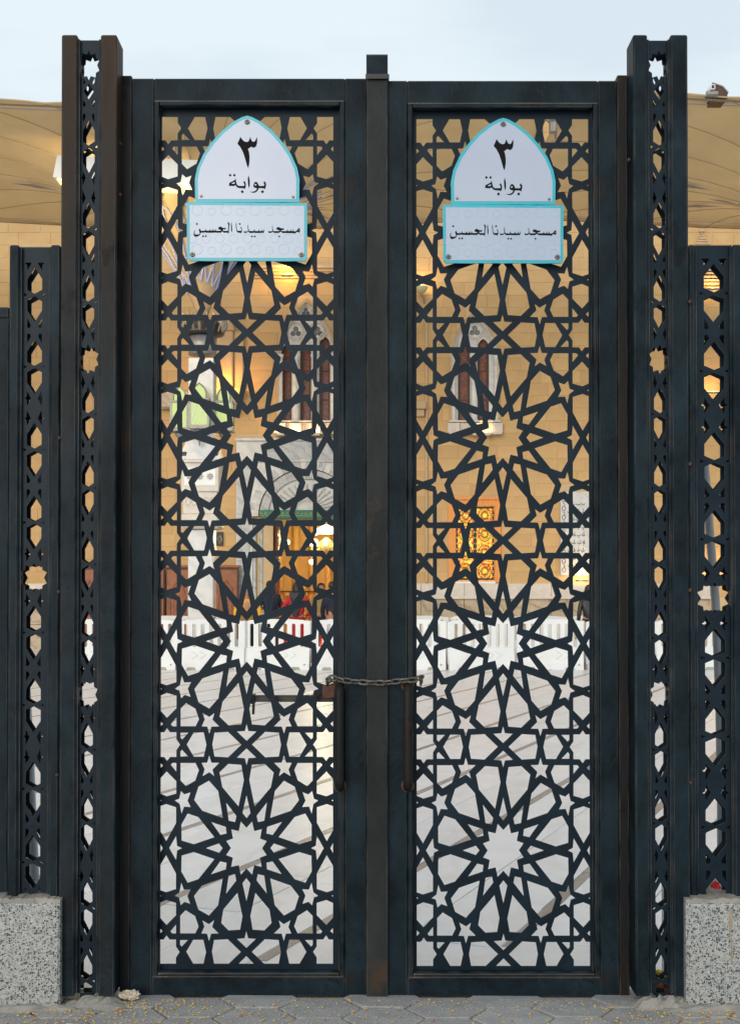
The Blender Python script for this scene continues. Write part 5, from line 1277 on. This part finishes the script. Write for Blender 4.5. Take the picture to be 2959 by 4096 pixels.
# ================================================================== leaning pale poles behind the side posts
def pole(pts, r, label, m='polewhite'):
    o = empty('leaning_pole', pts[-1], label, 'pole', 'pale poles leaning behind the fence')
    MB().tube(pts, r, 10).obj('shaft', m, o, True); MB().tube([pts[-1], pts[-1]+Vector((0,0,.03))], r*1.3, 10).obj('foot', 'greymetal', o); return o
M['polewhite'] = mat('pale_painted_metal', (.50, .54, .58), (.60, .64, .68), .4, 0, 5)
M['polegrey'] = mat('grey_painted_metal', (.20, .22, .24), (.27, .29, .31), .4, 0, 5)
pole([P(103, 2760, 5.22), P(118, 3050, 5.22), P(128, 3300, 5.22), P(143, 3600, 5.22), P(146, 3700, 5.2)], .022, 'white pole leaning behind the left lower post')
pole([P(2816, 1850, 5.3), P(2839, 2150, 5.3), P(2860, 2400, 5.3), P(2876, 2800, 5.3), P(2883, 3200, 5.3), P(2885, 3620, 5.3)], .018, 'grey pole leaning behind the right lower post', 'polegrey')

# ================================================================== LITTER
seeds = MB(); seeds2 = MB(); bits = MB(); rr = random.Random(21)
def seed(b, x, y, r):
    a = rr.uniform(0, 6.28); e = r*rr.uniform(.6, 1); z = r*.6+.001
    pts = [(x+r*math.cos(a+k*1.571)*(1 if k % 2 == 0 else e/r), y+r*math.sin(a+k*1.571)*(1 if k % 2 == 0 else e/r), z) for k in range(4)]
    b.add(pts + [(x, y, z+r*.5), (x, y, 0)], [(0,1,4),(1,2,4),(2,3,4),(3,0,4),(1,0,5),(2,1,5),(3,2,5),(0,3,5)])
for i in range(950):
    y = 5.0 - abs(rr.gauss(0, .35)) - .02; x = rr.uniform(-1.6, 1.6)
    if rr.random() < .6: x = rr.choice((-1.15, -1.0, -.72, 1.1, 1.35)) + rr.gauss(0, .14)
    seed(seeds if rr.random() < .93 else seeds2, x, y, rr.uniform(.004, .0075))
for i in range(5000):
    y = 5.0 - abs(rr.gauss(0, .4)) - .01; x = rr.uniform(-1.7, 1.7); seed(bits, x, y, rr.uniform(.0012, .0035))
tag(seeds.obj('corn_kernels', 'seed'), 'scattered yellow corn kernels on the grey hexagonal pavers', 'seeds', kind='stuff')
tag(seeds2.obj('red_kernels', 'seedred'), 'scattered reddish kernels among the yellow corn on the pavers', 'seeds', kind='stuff')
tag(bits.obj('grit', 'paperbit'), 'fine pale grit lying over the pavers and joints', 'grit', kind='stuff')
def crumple(name, p, rx, ry, rz_, m, label, cat, seed_):
    rn = random.Random(seed_); bm = bmesh.new(); bmesh.ops.create_icosphere(bm, subdivisions=3, radius=1)
    for v in bm.verts:
        k = .72 + .5*rn.random(); v.co = Vector((v.co.x*rx*k, v.co.y*ry*k, v.co.z*rz_*k))
    me = bpy.data.meshes.new(name); bm.to_mesh(me); bm.free(); o = link(name, me, m); o.location = p; return tag(o, label, cat)
crumple('wrapper', P(2645, 3912, 5.12), .045, .03, .028, 'wrapper', 'crumpled shiny yellow wrapper behind the foot of the right tall post', 'wrapper', 2)
crumple('wrapper', P(2652, 3952, 5.1), .05, .03, .022, 'seedred', 'crushed brown paper below the yellow wrapper at the right tall post', 'wrapper', 3)
crumple('plastic_cup', P(520, 3979, 4.98), .04, .025, .018, 'cupm' if 'cupm' in M else 'paperbit', 'crushed pale plastic cup beside the left jamb on the ground', 'cup', 4)
crumple('red_packet', P(2897, 3583, 4.95)+Vector((0, .13, 0)), .018, .02, .026, 'red', 'small red packet lying on top of the right terrazzo pier', 'packet', 6)
o = MB().box(-.035, .035, -.004, .004, 0, .004).obj('paper_stick', 'whitecloth'); o.location = P(302, 4083, 4.69); o.location.z = .004; o.rotation_euler = (0, 0, R(-18)); tag(o, 'short white paper stick lying on the pavers at lower left', 'stick')
